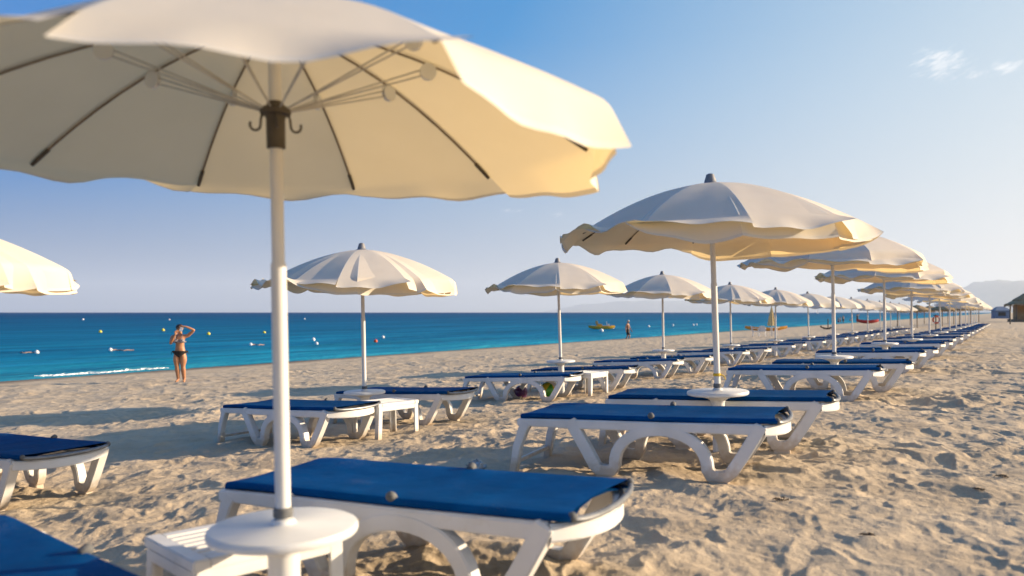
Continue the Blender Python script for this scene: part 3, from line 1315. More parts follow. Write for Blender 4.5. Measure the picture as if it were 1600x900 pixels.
# ---- inland row (the one that runs off to the right)
C_R = 2.37
rowR = [(-.76, 2.68, .028), (1.70, 6.52, .0), (4.50, 11.1, .03), (7.38, 15.75, .05)]
for i in range(4, 15):
    yy = 15.75 + 4.62 * (i - 3)
    rowR.append((.619 * yy - C_R, yy, 0))
rg = random.Random(77)
posR = {0: ((-1.74, 2.565, -43.0), (-.40, 3.725, -28.0)),
        1: ((1.06, 5.86, -24.5), (1.84, 6.95, -23.0))}
lab0 = 'large cream parasol nearest the camera, seen from below with ribs showing'
for i, (x, y, dz) in enumerate(rowR):
    far = y > 27
    lab = lab0 if i == 0 else ('cream parasol with yellow band on its pole, %s in the inland row' % WORD[i] if i == 1
                               else 'cream parasol, %s counted from the camera in the inland row' % WORD[i])
    kw = dict(R=1.11, rim=1.80, dome=.375, rot=R_(88), val=.185, flap=((85, 88, 88, 85, 92, 62, 44, 14, 22, 70), (0, 0, 0, 0, 0, -10, -18, -14, 6, -4), {5: (52, 74), 6: (38, 26), 7: (8, 8), 8: (10, 62)})) if i == 0 else dict(rot=R_(-95)) if i == 1 else dict(rim=1.88) if i in (2, 3) else {}
    root, job, _ = place_parasol(x, y, lab, GR_R, 100 + i, far=far, dz=dz, lean=R_(-1.1 if i == 0 else -2.0 if i == 1 else rg.gauss(-1.2, .5)), **kw)
    if job:
        rib_jobs.append(job)
    if i == 1:
        bnd = MB()
        bnd.lathe([(.027, .600), (.031, .602), (.0315, .622), (.027, .624)], 16)
        bnd.tube([(.028, -.012, .612), (.05, -.03, .600), (.06, -.04, .57)], [.006, .005, .003], 6)
        bnd.build('ribbon', 'yellow_band', root)
    if i in posR:
        A, B = posR[i]
    else:
        yaw = -24 + rg.gauss(0, 2.2)
        d, p = d_p(R_(yaw))
        A = (x - .30 * d[0] - .86 * p[0], y - .30 * d[1] - .86 * p[1], yaw + rg.gauss(0, 1.5))
        B = (x + .05 * d[0] + .60 * p[0], y + .05 * d[1] + .60 * p[1], yaw + rg.gauss(0, 1.5))
    nm = 'nearest large parasol' if i == 0 else 'yellow-banded parasol' if i == 1 else '%s parasol of the inland row' % WORD[i]
    place_lounger(A[0], A[1], R_(A[2]), 'blue sun lounger on the near side of the ' + nm, GL_R, far)
    place_lounger(B[0], B[1], R_(B[2]), 'blue sun lounger on the far side of the ' + nm, GL_R, far)

# ---- seaward row
rowS = [(-4.27, 5.45), (-1.76, 9.56), (.86, 13.8), (3.42, 17.95), (6.2, 22.5), (8.85, 26.75)]
for i in range(6, 13):
    yy = 26.75 + 4.5 * (i - 5)
    rowS.append((.619 * yy - 7.69, yy))
posS = {0: (None, (-4.13, 6.56, -33.0)), 1: ((-2.35, 8.90, -34.5), (-1.37, 10.47, -31.0)), 2: ((.22, 13.1, -23.0), (1.35, 14.55, -23.0))}
for i, (x, y) in enumerate(rowS):
    far = y > 27
    lab = 'cream parasol cut off by the left edge, nearest in the seaward row' if i == 0 else 'cream parasol, %s counted from the camera in the seaward row' % WORD[i]
    root, job, _ = place_parasol(x, y, lab, GR_S, 300 + i, far=far, dz=0.0 if i < 2 else .11 if i < 4 else .06, lean=R_(rg.gauss(-1.1, .5)), **(dict(rot=R_(-82)) if i == 1 else {}))
    if job:
        rib_jobs.append(job)
    if i in posS:
        A, B = posS[i]
    else:
        yaw = -25 + rg.gauss(0, 2.5)
        d, p = d_p(R_(yaw))
        A = (x - .30 * d[0] - .87 * p[0], y - .30 * d[1] - .87 * p[1], yaw + rg.gauss(0, 1.5))
        B = (x + .05 * d[0] + .72 * p[0], y + .05 * d[1] + .72 * p[1], yaw + rg.gauss(0, 1.5))
    nm = 'left-edge parasol' if i == 0 else '%s parasol of the seaward row' % WORD[i]
    if A:
        place_lounger(A[0], A[1], R_(A[2]), 'blue sun lounger on the near side of the ' + nm, GL_S, far)
    place_lounger(B[0], B[1], R_(B[2]), 'blue sun lounger on the far side of the ' + nm, GL_S, far)

for job in rib_jobs:
    parasol_ribs(*job)

# ---- side tables
TABLE = make_table()
tabs = [(-1.02, 3.06, 45.0, 'white slatted side table beside the round tray of the nearest parasol'),
        (-1.42, 8.98, 50.0, 'white side table next to the second parasol of the seaward row'),
        (1.28, 13.35, 55.0, 'white side table next to the third parasol of the seaward row')]
for i, (x, y, a, lab) in enumerate(tabs):
    o = TABLE if i == 0 else copy_tree(TABLE)
    o.location = (x, y, gz(x, y) - .01)
    o.rotation_euler = (0, 0, R_(a))
    tag(o, lab, 'side table', 'white plastic side tables')
#PART2
# ------------------------------------------------------------------ people
def skin_mat(name, c1, c2):
    m = noise_mat(name, c1, c2, 14, .5, bump=.05, bscale=120)
    m.node_tree.nodes['Principled BSDF'].inputs['Subsurface Weight'].default_value = .08
    m.node_tree.nodes['Principled BSDF'].inputs['Subsurface Radius'].default_value = (.02, .008, .004)
    return m


M['skin'] = skin_mat('tanned_skin', (.40, .175, .080), (.47, .225, .115))
M['skin2'] = skin_mat('brown_skin', (.27, .135, .075), (.33, .17, .10))
M['hair'] = noise_mat('dark_hair', (.010, .007, .006), (.030, .020, .014), 60, .55, stretch=(1, 1, .2))
M['grey_hair'] = noise_mat('grey_hair', (.35, .33, .31), (.50, .48, .46), 60, .6)
M['black_cloth'] = noise_mat('black_cloth', (.006, .006, .007), (.016, .015, .016), 20, .75)
M['print_cloth'] = noise_mat('printed_cloth', (.02, .018, .025), (.45, .40, .40), 55, .75, detail=2, lo=.42, hi=.56)
M['navy_cloth'] = noise_mat('navy_cloth', (.012, .018, .045), (.02, .03, .07), 20, .75)
M['red_cloth'] = noise_mat('red_cloth', (.35, .03, .03), (.45, .05, .04), 20, .75)
M['white_obj'] = noise_mat('white_cover', (.72, .72, .73), (.82, .82, .83), 10, .5)
M['glasses'] = noise_mat('dark_lens', (.01, .01, .012), (.02, .02, .022), 10, .2)


def skin_figure(name, verts, edges, root_i, mat, parent, sub=2):
    me = bpy.data.meshes.new(name)
    bm = bmesh.new()
    lay = bm.verts.layers.skin.verify()
    bv = []
    for i, (co, rx, ry) in enumerate(verts):
        v = bm.verts.new(co)
        v[lay].radius = (rx, ry)
        v[lay].use_root = (i == root_i)
        bv.append(v)
    for a, b in edges:
        bm.edges.new((bv[a], bv[b]))
    bm.to_mesh(me)
    bm.free()
    o = bpy.data.objects.new(name, me)
    COL.objects.link(o)
    sk = o.modifiers.new('Skin', 'SKIN')
    sk.use_smooth_shade = True
    sk.branch_smoothing = .6
    sb = o.modifiers.new('Subsurf', 'SUBSURF')
    sb.levels = sb.render_levels = sub
    dg = bpy.context.evaluated_depsgraph_get()
    new = bpy.data.meshes.new_from_object(o.evaluated_get(dg))
    new.name = name
    o.modifiers.clear()
    o.data = new
    new.materials.clear()
    new.materials.append(M[mat])
    new.polygons.foreach_set('use_smooth', [True] * len(new.polygons))
    bpy.data.meshes.remove(me)
    o.parent = parent
    return o


def hand(V, E, wrist_i, wrist, palm_dir, side_dir, curl_dir, size=.17, r=.0085):
    """palm, four unequal curved fingers and a thumb from the side of the palm"""
    w, pd, sd, cd = Vector(wrist), Vector(palm_dir).normalized(), Vector(side_dir).normalized(), Vector(curl_dir).normalized()
    V.append((w + pd * size * .24, .030, .015))
    pc = len(V) - 1
    E.append((wrist_i, pc))
    for j, (off, ln) in enumerate(((-.030, .40), (-.010, .47), (.011, .44), (.030, .34))):
        b = w + pd * size * .50 + sd * off
        V.append((b, r * 1.15, r * 1.1))
        E.append((pc, len(V) - 1))
        V.append((b + pd * size * ln * .5 + cd * size * .07, r, r))
        E.append((len(V) - 2, len(V) - 1))
        V.append((b + pd * size * ln * .85 + cd * size * .24, r * .8, r * .8))
        E.append((len(V) - 2, len(V) - 1))
    b = w + pd * size * .26 - sd * .038
    V.append((b, r * 1.3, r * 1.2))
    E.append((pc, len(V) - 1))
    V.append((b + pd * size * .22 - sd * size * .10 + cd * .015, r, r))
    E.append((len(V) - 2, len(V) - 1))


def person(label, loc, rz, J, mat='skin', h=1.64, woman=False, group=None, sub=2, fingers=True, hair='hair', extra=None):
    """J: joint positions for a figure 1.64 m tall that faces -Y"""
    root = empty('person', loc, rz)
    root.scale = (h / 1.64 * (1.24 if woman else 1.0), h / 1.64 * (1.16 if woman else 1.0), h / 1.64)
    tag(root, label, 'person', group)
    V, E = [], []

    def add(co, rx, ry, to=None):
        V.append((Vector(co), rx, ry))
        if to is not None:
            E.append((to, len(V) - 1))
        return len(V) - 1
    lean = Vector(J.get('lean', (0, 0, 0)))
    hipw = .155 if woman else .135
    pel = add((0, 0, .87), hipw, .115)
    if woman:
        wa = add(Vector((0, -.005, 1.03)) + lean * .3, .112, .092, pel)
        ch = add(Vector((0, -.012, 1.19)) + lean * .6, .128, .105, wa)
        uc = add(Vector((0, .005, 1.31)) + lean * .85, .118, .078, ch)
    else:
        wa = add(Vector((0, -.005, 1.03)) + lean * .3, .132, .100, pel)
        ch = add(Vector((0, -.005, 1.20)) + lean * .6, .150, .108, wa)
        uc = add(Vector((0, .005, 1.33)) + lean * .85, .140, .080, ch)
    nk = add(Vector((0, .005, 1.40)) + lean, .050, .052, uc)
    hd = Vector(J.get('head', (0, 0, 0)))
    n2 = add(Vector((0, .0, 1.445)) + lean + hd * .3, .050, .055, nk)
    h1 = add(Vector((0, -.012, 1.50)) + lean + hd * .7, .066, .080, n2)
    h2 = add(Vector((0, -.006, 1.56)) + lean + hd, .074, .090, h1)
    h3 = add(Vector((0, .0, 1.615)) + lean + hd, .052, .064, h2)
    add(Vector((0, -.108, 1.525)) + lean + hd * .9, .011, .012, h2)         # nose
    for sg in (-1, 1):
        add(Vector((sg * .078, .008, 1.53)) + lean + hd * .9, .010, .016, h2)   # ear
    for sd in ('r', 'l'):
        hip, kn, an, toe = (Vector(q) for q in J['leg_' + sd])
        a = add(hip, .098 if woman else .080, .100 if woman else .085, pel)
        a = add(hip.lerp(kn, .45), .088 if woman else .068, .090 if woman else .072, a)
        a = add(kn, .052, .054, a)
        a = add(kn.lerp(an, .3), .053, .058, a)
        a = add(an, .032, .036, a)
        m_ = an.lerp(toe, .45)
        m_.z = min(m_.z, an.z - .02)
        a = add(m_, .036, .028, a)
        add(toe, .036, .018, a)
    for sd in ('r', 'l'):
        sh, el, wr, pd, side, curl = (Vector(q) for q in J['arm_' + sd])
        a = add(sh, .050, .052, uc)
        a = add(sh.lerp(el, .45), .043, .045, a)
        a = add(el, .035, .035, a)
        a = add(el.lerp(wr, .35), .035, .034, a)
        a = add(wr, .023, .021, a)
        if fingers:
            hand(V, E, a, wr, pd, side, curl)
        else:
            add(wr + pd.normalized() * .09, .034, .018, a)
    skin_figure('body', V, E, pel, mat, root, sub)
    hb = MB()
    c = Vector((0, .012, 1.575)) + lean + hd
    prof = [(0.001, .098)] + [(.098 * math.sin(R_(q)), .098 * math.cos(R_(q))) for q in (20, 40, 60, 80, 98)]
    hb.lathe(prof, 16, c, .92, 1.06)
    if hair == 'hair' and woman:
        hb.ball(c + Vector((0, .09, .02)), .045, 10, 8)
    hb.v = [tuple(Vector(q) + Vector((0, .02, -.01)) * (1 if q[1] > c.y else 0)) for q in hb.v]
    hb.build('hair', hair, root)
    if extra:
        extra(root, lean, hd)
    return root


def ring_cloth(root, name, mat, sections, n=20):
    """cloth that follows the trunk: (centre, rx, ry) rings"""
    b = MB()
    P = []
    for (c, rx, ry) in sections:
        P.append([(c[0] + rx * math.cos(2 * math.pi * k / n), c[1] + ry * math.sin(2 * math.pi * k / n), c[2]) for k in range(n)])
    b.grid(P, closed=True)
    return b.build(name, mat, root)


def bikini(root, lean, hd):
    t = MB()
    l6 = lean * .6
    for sg in (-1, 1):
        t.ball(Vector((sg * .068, -.095, 1.19)) + l6, .066, 14, 10, 1, .72, .9)
    P = []
    for z, g in ((1.150, 1.0), (1.165, 1.02), (1.180, 1.0)):
        P.append([(l6.x + .137 * g * math.cos(2 * math.pi * k / 22), l6.y - .012 + .113 * g * math.sin(2 * math.pi * k / 22), z) for k in range(22)])
    t.grid(P, closed=True)
    for sg in (-1, 1):
        t.tube([Vector((sg * .072, -.125, 1.24)) + l6, Vector((sg * .07, -.095, 1.32)) + lean * .8, Vector((sg * .05, -.03, 1.39)) + lean, Vector((0, .06, 1.395)) + lean], .006, 6)
    t.build('bikini_top', 'print_cloth', root)
    b = MB()
    n = 28
    P = []
    for j in range(7):
        v = j / 6
        row = []
        for k in range(n):
            a = 2 * math.pi * k / n
            front = abs(math.sin(a))
            z = .905 - v * (.045 + .135 * front ** 1.6)
            g = 1.045 - .30 * v * front ** 2
            row.append((.168 * (1.0 if v < .9 else .995) * math.cos(a) * (1 - .55 * v * front ** 1.3), .130 * g * math.sin(a) - .002, z))
        P.append(row)
    b.grid(P, closed=True)
    for sg in (-1, 1):
        b.ball((sg * .172, 0, .885), .020, 8, 6, .7, 1, 1)
        b.tube([(sg * .172, -.01, .885), (sg * .188, -.02, .84), (sg * .184, -.02, .81)], .006, 6)
    b.build('bikini_bottom', 'black_cloth', root)
    g = MB()
    for sg in (-1, 1):
        g.ball(Vector((sg * .033, -.092, 1.555)) + lean + hd, .025, 10, 8, 1, .5, .8)
    g.build('sunglasses', 'glasses', root)


def shorts(mat, z_hem=.50):
    def f(root, lean, hd):
        b = MB()
        J = root['_j']
        for sd, sg in (('leg_r', -1), ('leg_l', 1)):
            hip, kn = Vector(J[sd][0]), Vector(J[sd][1])
            P = []
            for v, r in ((-.12, .098), (.0, .108), (.35, .105), (.75, .094)):
                c = hip.lerp(kn, v)
                P.append([(c.x + r * math.cos(2 * math.pi * k / 16), c.y + r * 1.05 * math.sin(2 * math.pi * k / 16), c.z) for k in range(16)])
            b.grid(P, closed=True)
        P = []
        for z, rx, ry in ((.78, .172, .125), (.86, .165, .130), (.94, .150, .122), (.96, .146, .118)):
            P.append([(rx * math.cos(2 * math.pi * k / 20), ry * math.sin(2 * math.pi * k / 20), z) for k in range(20)])
        b.grid(P, closed=True)
        b.build('shorts', mat, root)
    return f


legs_stand = dict(leg_r=((-.088, 0, .80), (-.080, -.02, .46), (-.070, .01, .08), (-.085, -.12, .022)),
                  leg_l=((.088, 0, .80), (.105, -.01, .46), (.115, .02, .08), (.13, -.11, .022)))
# woman with one hand at her mouth, the other shading her eyes
wx, wy = -9.42, 22.6
wz = gz(wx, wy) + float(np.mean(sand_bumps(wx + np.array([-.05, .09, 0.0]), wy + np.array([0.0, 0.0, -.1])))) - .012
JW = dict(lean=(.0, 0, 0), head=(-.005, -.012, 0),
          leg_r=((-.084, 0, .80), (-.060, -.03, .47), (-.040, .01, .085), (-.065, -.11, .022)),
          leg_l=((.084, 0, .80), (.066, -.01, .46), (.085, .03, .085), (.11, -.10, .022)),
          arm_r=((-.165, .01, 1.325), (-.185, -.10, 1.10), (-.060, -.185, 1.36), (.25, -.15, .8), (-.6, -.6, .2), (.5, .7, 0)),
          arm_l=((.165, .01, 1.330), (.335, -.07, 1.50), (.165, -.15, 1.610), (-.9, -.25, .05), (.1, -.7, .7), (0, .3, -.6)))
woman = person('woman in a patterned bikini top and black bottoms shading her eyes on the sand', (wx, wy, wz), R_(6), JW,
               woman=True, h=1.62, extra=bikini)
ph = MB()
ph.box((0, 0, 0), (.075, .014, .13))
pho = ph.build('white_phone', 'white_obj', bevel=.004)
pho.location = (wx + .105, wy - .175, wz + 1.51)
pho.rotation_euler = (R_(6), R_(18), R_(12))
tag(pho, 'small white phone the bikini woman holds before her face', 'phone')

# man wading along the water's edge, seen from the side
mx, my = 9.05, 62.2
JM = dict(lean=(-.07, -.0, 0), head=(.0, -.05, -.02),
          leg_r=((-.085, 0, .80), (-.09, -.17, .47), (-.085, -.06, .09), (-.09, -.20, .03)),
          leg_l=((.085, 0, .80), (.09, .06, .45), (.09, .24, .12), (.09, .13, .04)),
          arm_r=((-.19, .01, 1.34), (-.24, .10, 1.08), (-.23, .06, .84), (0, -.1, -1), (0, 1, 0), (.3, -.2, 0)),
          arm_l=((.19, .01, 1.34), (.24, -.06, 1.08), (.22, -.20, .88), (0, -.3, -1), (0, 1, 0), (-.3, -.2, 0)))


def with_shorts(mat):
    def f(root, lean, hd):
        shorts(mat)(root, lean, hd)
    return f


def make_person(label, loc, rz, J, **kw):
    mat = kw.pop('cloth', 'black_cloth')

    def ex(root, lean, hd):
        b = MB()
        for sd in ('leg_r', 'leg_l'):
            hip, kn = Vector(J[sd][0]), Vector(J[sd][1])
            P = []
            for v, r in ((-.12, .098), (.0, .108), (.35, .106), (.78, .096)):
                c = hip.lerp(kn, v)
                P.append([(c.x + r * math.cos(2 * math.pi * k / 16), c.y + r * 1.05 * math.sin(2 * math.pi * k / 16), c.z) for k in range(16)])
            b.grid(P, closed=True)
        P = []
        for z, rx, ry in ((.78, .176, .128), (.86, .165, .132), (.94, .152, .124), (.96, .148, .120)):
            P.append([(rx * math.cos(2 * math.pi * k / 20), ry * math.sin(2 * math.pi * k / 20), z) for k in range(20)])
        b.grid(P, closed=True)
        b.build('shorts', mat, root)
        if kw_shirt:
            sh = MB()
            P = []
            for z, rx, ry in ((.90, .158, .130), (1.03, .152, .120), (1.2, .172, .128), (1.33, .165, .10), (1.385, .09, .07)):
                q = lean * max(0, (z - .87) / .53)
                P.append([(q.x + rx * math.cos(2 * math.pi * k / 20), q.y + ry * math.sin(2 * math.pi * k / 20), z) for k in range(20)])
            sh.grid(P, closed=True)
            sh.build('shirt', kw_shirt, root)
    kw_shirt = kw.pop('shirt', None)
    return person(label, loc, rz, J, extra=ex, **kw)


make_person('bare-chested man in dark shorts walking along the water edge', (mx, my, -1.22), R_(62), JM, mat='skin2', h=1.72, hair='grey_hair')
JS = dict(lean=(0, 0, 0), **legs_stand,
          arm_r=((-.19, .01, 1.34), (-.25, .02, 1.08), (-.24, -.05, .84), (0, -.1, -1), (0, 1, 0), (.3, 0, 0)),
          arm_l=((.19, .01, 1.34), (.25, .02, 1.08), (.24, -.05, .84), (0, -.1, -1), (0, 1, 0), (-.3, 0, 0)))
JU = dict(lean=(0, 0, 0), **legs_stand,
          arm_r=((-.19, .01, 1.34), (-.34, -.03, 1.18), (-.30, -.15, 1.40), (.2, -.1, 1), (0, 1, 0), (.3, 0, 0)),
          arm_l=((.19, .01, 1.34), (.40, -.03, 1.48), (.36, -.10, 1.72), (0, -.1, 1), (0, 1, 0), (-.3, 0, 0)))


def at(px, Y):
    return (px - 800) / 1244 * Y


for px, Y, z, rz, lab, kw in (
        (1339.5, 149, None, 20, 'person in dark clothes with raised arm beside the red boat', dict(shirt='black_cloth', J=JU, h=1.75)),
        (1317.3, 168, -1.30, 10, 'tallest bather standing in the shallows beyond the parasols', dict(J=JS, h=1.75)),
        (1313.2, 172, -1.45, 60, 'shorter bather wading beside the tallest bather', dict(J=JS, h=1.60, cloth='navy_cloth')),
        (1310.0, 170, -1.62, -30, 'bather in red shorts wading left of the other bathers', dict(J=JS, h=1.60, cloth='red_cloth')),
        (1328.4, 190, -2.05, 0, 'swimmer whose head and shoulders show above the water', dict(J=JS, h=1.70))):
    x = at(px, Y)
    J = kw.pop('J')
    make_person(lab, (x, Y, gz(x, Y) if z is None else z), R_(rz), J, mat='skin2', sub=1, fingers=False, group='people far along the beach', **kw)

# ------------------------------------------------------------------ buoys
M['buoy_white'] = noise_mat('buoy_white', (.72, .72, .70), (.82, .82, .80), 8, .4)
M['buoy_yellow'] = noise_mat('buoy_yellow', (.55, .50, .04), (.66, .58, .06), 8, .4)
M['buoy_red'] = noise_mat('buoy_red', (.55, .07, .02), (.65, .10, .03), 8, .4)
M['rope'] = noise_mat('rope', (.30, .20, .16), (.45, .32, .26), 40, .8)


def buoy(px, py, wpx, mat, label, rope=0, tall=1.0):
    Y = 2.1 * 1244 / (py - 488)
    x = at(px, Y)
    r = wpx * .5 * Y / 1244
    root = empty('buoy', (x, Y, SEA_Z))
    tag(root, label, 'buoy', 'buoys floating off the beach')
    b = MB()
    b.ball((0, 0, r * .45), r, 16, 12, 1, 1, tall)
    b.build('float', mat, root)
    k = MB()
    k.lathe([(r * .22, r * (.40 + tall)), (r * .20, r * (.56 + tall)), (r * .10, r * (.60 + tall))], 10)
    k.build('eye', mat, root)
    if rope:
        q = MB()
        L = abs(rope) * Y / 1244
        sg = 1 if rope > 0 else -1
        q.tube([(sg * (r * .8 + L * i / 8), .15 * math.sin(i), .035 + .02 * math.sin(i * 2.3)) for i in range(9)], .035, 6)
        q.build('rope', 'rope', root)


for a in ((58, 552, 6.5, 'buoy_white', 'white buoy with rope trailing to its left', -26),
          (173, 548, 6, 'buoy_white', 'white buoy with rope trailing right, in front of the far yellow one', 32),
          (157, 519.5, 5, 'buoy_yellow', 'yellow-green buoy, leftmost of the coloured ones'),
          (130, 500, 3, 'buoy_white', 'tiny white buoy far out, left of the woman'),
          (255, 517, 5, 'buoy_yellow', 'pale yellow buoy just left of the woman'),
          (265, 500, 2.4, 'buoy_white', 'tiny white buoy far out above the woman'),
          (326, 523, 5.5, 'buoy_yellow', 'yellow buoy just right of the woman'),
          (413, 520.5, 4.5, 'buoy_yellow', 'yellow buoy close to the nearest parasol pole'),
          (392, 539.5, 5, 'buoy_white', 'white buoy with short rope left of the nearest parasol pole', 18),
          (476, 499, 2.6, 'buoy_white', 'tiny white buoy far out, right of the nearest pole'),
          (490, 532.5, 5.5, 'buoy_white', 'tall white buoy, left one of a close pair', 0, 1.35),
          (495, 538, 5, 'buoy_white', 'round white buoy, right one of a close pair'),
          (587, 534.5, 6, 'buoy_red', 'orange-red buoy beside the seaward parasol pole'),
          (598.5, 528, 5, 'buoy_white', 'white buoy right of the red one'),
          (940, 518, 6, 'buoy_white', 'white buoy in front of the yellow pedal boat'),
          (957, 513.5, 5, 'buoy_white', 'white buoy at the stern of the pedal boat'),
          (1013.5, 511, 4, 'buoy_white', 'white buoy right of the walking man'),
          (1051, 509, 3.5, 'buoy_white', 'small white buoy between two seaward parasol poles'),
          (1083, 508.5, 3.5, 'buoy_white', 'small white buoy left of the yellow-banded parasol pole'),
          (1088, 508, 3, 'buoy_white', 'smallest white buoy beside the yellow-banded pole')):
    buoy(*a)

# ------------------------------------------------------------------ boats
M['yellow_hull'] = noise_mat('yellow_hull', (.60, .33, .015), (.70, .41, .03), 6, .35)
M['orange_hull'] = noise_mat('orange_hull', (.58, .24, .02), (.68, .31, .03), 6, .4)
M['red_hull'] = noise_mat('red_hull', (.32, .012, .018), (.42, .02, .025), 6, .4)
M['black'] = noise_mat('black_plastic', (.012, .014, .014), (.03, .032, .03), 10, .5)
M['sail'] = noise_mat('sail', (.74, .74, .74), (.82, .82, .82), 4, .7)


def hull(L, W, H, z0=0.0, n=22, m=9, deck=True, sheer=.12):
    b = MB()
    P = []
    for i in range(n + 1):
        u = -1 + 2 * i / n
        w = W / 2 * max(.02, (1 - abs(u) ** 2.6))
        top = z0 + H + sheer * u * u
        row = []
        for j in range(m + 1):
            a = math.pi * j / m
            row.append((u * L / 2, -w * math.cos(a) if True else 0, top - (H * (1 - .35 * abs(u) ** 3)) * math.sin(a) ** .7))
        P.append(row)
    b.grid(P)
    # inner skin gives the boat its thickness and cockpit
    P2 = []
    for i in range(n + 1):
        u = -1 + 2 * i / n
        w = max(.01, W / 2 * max(.02, (1 - abs(u) ** 2.6)) - .035)
        top = z0 + H + sheer * u * u
        dep = H * .75 if not deck else .06
        P2.append([(u * L / 2 * .985, -w * math.cos(math.pi * j / m), top + .004 - (dep * (1 - abs(u) ** 3)) * math.sin(math.pi * j / m) ** .7) for j in range(m + 1)])
    b.grid(P2)
    for side in (0, m):
        b.grid([[P[i][side], P2[i][side]] for i in range(n + 1)])
    return b


Y = 100.0
pb = empty('pedal_boat', (at(940, Y), Y, SEA_Z - .08), R_(4))
tag(pb, 'yellow pedal boat floating near the shore', 'pedal boat')
for sg in (-1, 1):
    h_ = hull(3.2, .55, .42)
    h_.v = [(x, y + sg * .50, z) for x, y, z in h_.v]
    h_.build('float', 'yellow_hull', pb)
d = MB()
d.box((.1, 0, .46), (1.9, 1.1, .07))
d.build('deck', 'yellow_hull', pb, bevel=.015)
for sg in (-1, 1):
    d = MB()
    d.box((-.30, sg * .28, .60), (.55, .45, .22))
    d.box((-.62, sg * .28, .86), (.14, .45, .50), Matrix.Rotation(R_(-14), 3, 'Y'))
    d.build('seat', 'yellow_hull', pb, bevel=.04)
d = MB()
d.box((.85, 0, .60), (.22, .8, .24))
d.lathe([(.02, .7), (.02, .95), (.06, .96), (.06, 1.0)], 10, (.62, 0, 0))
d.build('pedal_box', 'white_obj', pb, bevel=.02)

Y = 87.0
x = at(1197, Y)
cn = empty('canoe', (x, Y, gz(x, Y) - .02), R_(3))
tag(cn, 'long orange canoe lying on the sand by the water', 'canoe')
hull(4.7, .72, .42, deck=False, sheer=.16).build('hull', 'orange_hull', cn)
for q in (-1.0, .9):
    d = MB()
    d.box((q, 0, .33), (.22, .56, .03))
    d.build('thwart', 'yellow_hull', cn, bevel=.006)

Y = 146.0
x = at(1355.5, Y)
rbt = empty('rowing_boat', (x, Y, gz(x, Y) - .02), R_(2))
tag(rbt, 'red rescue rowing boat pulled up on the beach', 'rowing boat')
hull(4.2, 1.2, .62, deck=False, sheer=.20).build('hull', 'red_hull', rbt)
for q in (-.8, .1, .95):
    d = MB()
    d.box((q, 0, .46), (.25, .98, .04))
    d.build('thwart', 'red_hull', rbt, bevel=.008)

Y = 90.0
x = at(1292, Y)
sl = empty('beach_sled', (x, Y, gz(x, Y) + .03), R_(5))
tag(sl, 'low dark sled with an upright post on the sand', 'sled')
d = hull(1.65, .5, .16, deck=False, sheer=.22)
d.build('hull', 'black', sl)
d = MB()
d.tube([(.12, 0, .08), (.12, 0, 1.18)], .055, 10)
d.build('post', 'black', sl)
d = MB()
d.ball((-.72, 0, .32), .10, 12, 8)
d.build('float', 'black', sl)

sb_ = empty('sailboat', (at(1277, 1500), 1500, SEA_Z), R_(25))
tag(sb_, 'tiny white sailboat far out on the horizon', 'sailboat')
hull(6.5, 2.0, .9, deck=True).build('hull', 'white_obj', sb_)
d = MB()
d.tube([(0.3, 0, .6), (.3, 0, 9.4)], .08, 8)
d.build('mast', 'alu', sb_)
d = MB()
d.grid([[(.25 - 3.0 * (1 - j / 10) * (i / 6), .25 * math.sin(math.pi * i / 6) * (1 - j / 10), 1.6 + 7.6 * j / 10) for i in range(7)] for j in range(11)])
d.build('sail', 'sail', sb_)

# ------------------------------------------------------------------ white chairs, table and closed parasol near the water
def white_chair(x, y, rz, label):
    r = empty('plastic_chair', (x, y, gz(x, y)), rz)
    tag(r, label, 'chair', 'white plastic chairs near the water')
    s = MB()
    s.box((0, 0, .43), (.46, .44, .035))
    s.build('seat', 'plastic', r, bevel=.012)
    b = MB()
    P = []
    for i in range(7):
        v = i / 6
        P.append([(-.22 + .44 * j / 8, .20 + .12 * v - .05 * math.sin(math.pi * j / 8) * -1, .44 + .44 * v - (.04 * abs(j - 4) / 4 if i == 6 else 0)) for j in range(9)])
    Q = [[(a, b_ + .025, c) for a, b_, c in row] for row in P]
    b.grid(P)
    b.grid(Q)
    b.grid([P[-1], Q[-1]])
    b.grid([[p[0] for p in P], [q[0] for q in Q]])
    b.grid([[p[-1] for p in P], [q[-1] for q in Q]])
    b.build('backrest', 'plastic', r)
    for sx in (-1, 1):
        for sy in (-1, 1):
            l = MB()
            l.tube([(sx * .19, sy * .18, .42), (sx * .235, sy * .235, -.02)], [.026, .019], 8)
            l.build('leg', 'plastic', r)
        a = MB()
        a.tube([(sx * .235, .22, .66), (sx * .255, -.02, .665), (sx * .25, -.20, .64), (sx * .235, -.22, .43)], .020, 8)
        a.build('armrest', 'plastic', r)


white_chair(at(1191, 60.5), 60.5, R_(160), 'white plastic armchair facing the sea in front of the canoe')
white_chair(at(1180.5, 61.5), 61.5, R_(80), 'white plastic chair turned sideways beside the armchair')
x, y = at(1209, 61), 61.0
tb = empty('plastic_table', (x, y, gz(x, y)))
tag(tb, 'white plastic table under the closed yellow parasol', 'table')
d = MB()
d.lathe([(.40, .69), (.42, .70), (.42, .72), (.40, .73)], 28)
d.build('tabletop', 'plastic', tb)
for k in range(4):
    a = math.pi / 4 + k * math.pi / 2
    d = MB()
    d.tube([(.26 * math.cos(a), .26 * math.sin(a), .70), (.32 * math.cos(a), .32 * math.sin(a), -.02)], [.028, .020], 8)
    d.build('leg', 'plastic', tb)
M['yellow_canvas'] = noise_mat('yellow_canvas', (.62, .46, .20), (.72, .56, .28), 5, .8)
cp = empty('closed_parasol', (x - .01, y + .5, gz(x, y)))
tag(cp, 'closed pale yellow parasol standing by the white table', 'parasol')
d = MB()
d.tube([(0, 0, -.1), (0, 0, 2.32)], .02, 10)
d.build('pole', 'pole', cp)
d = MB()
P = []
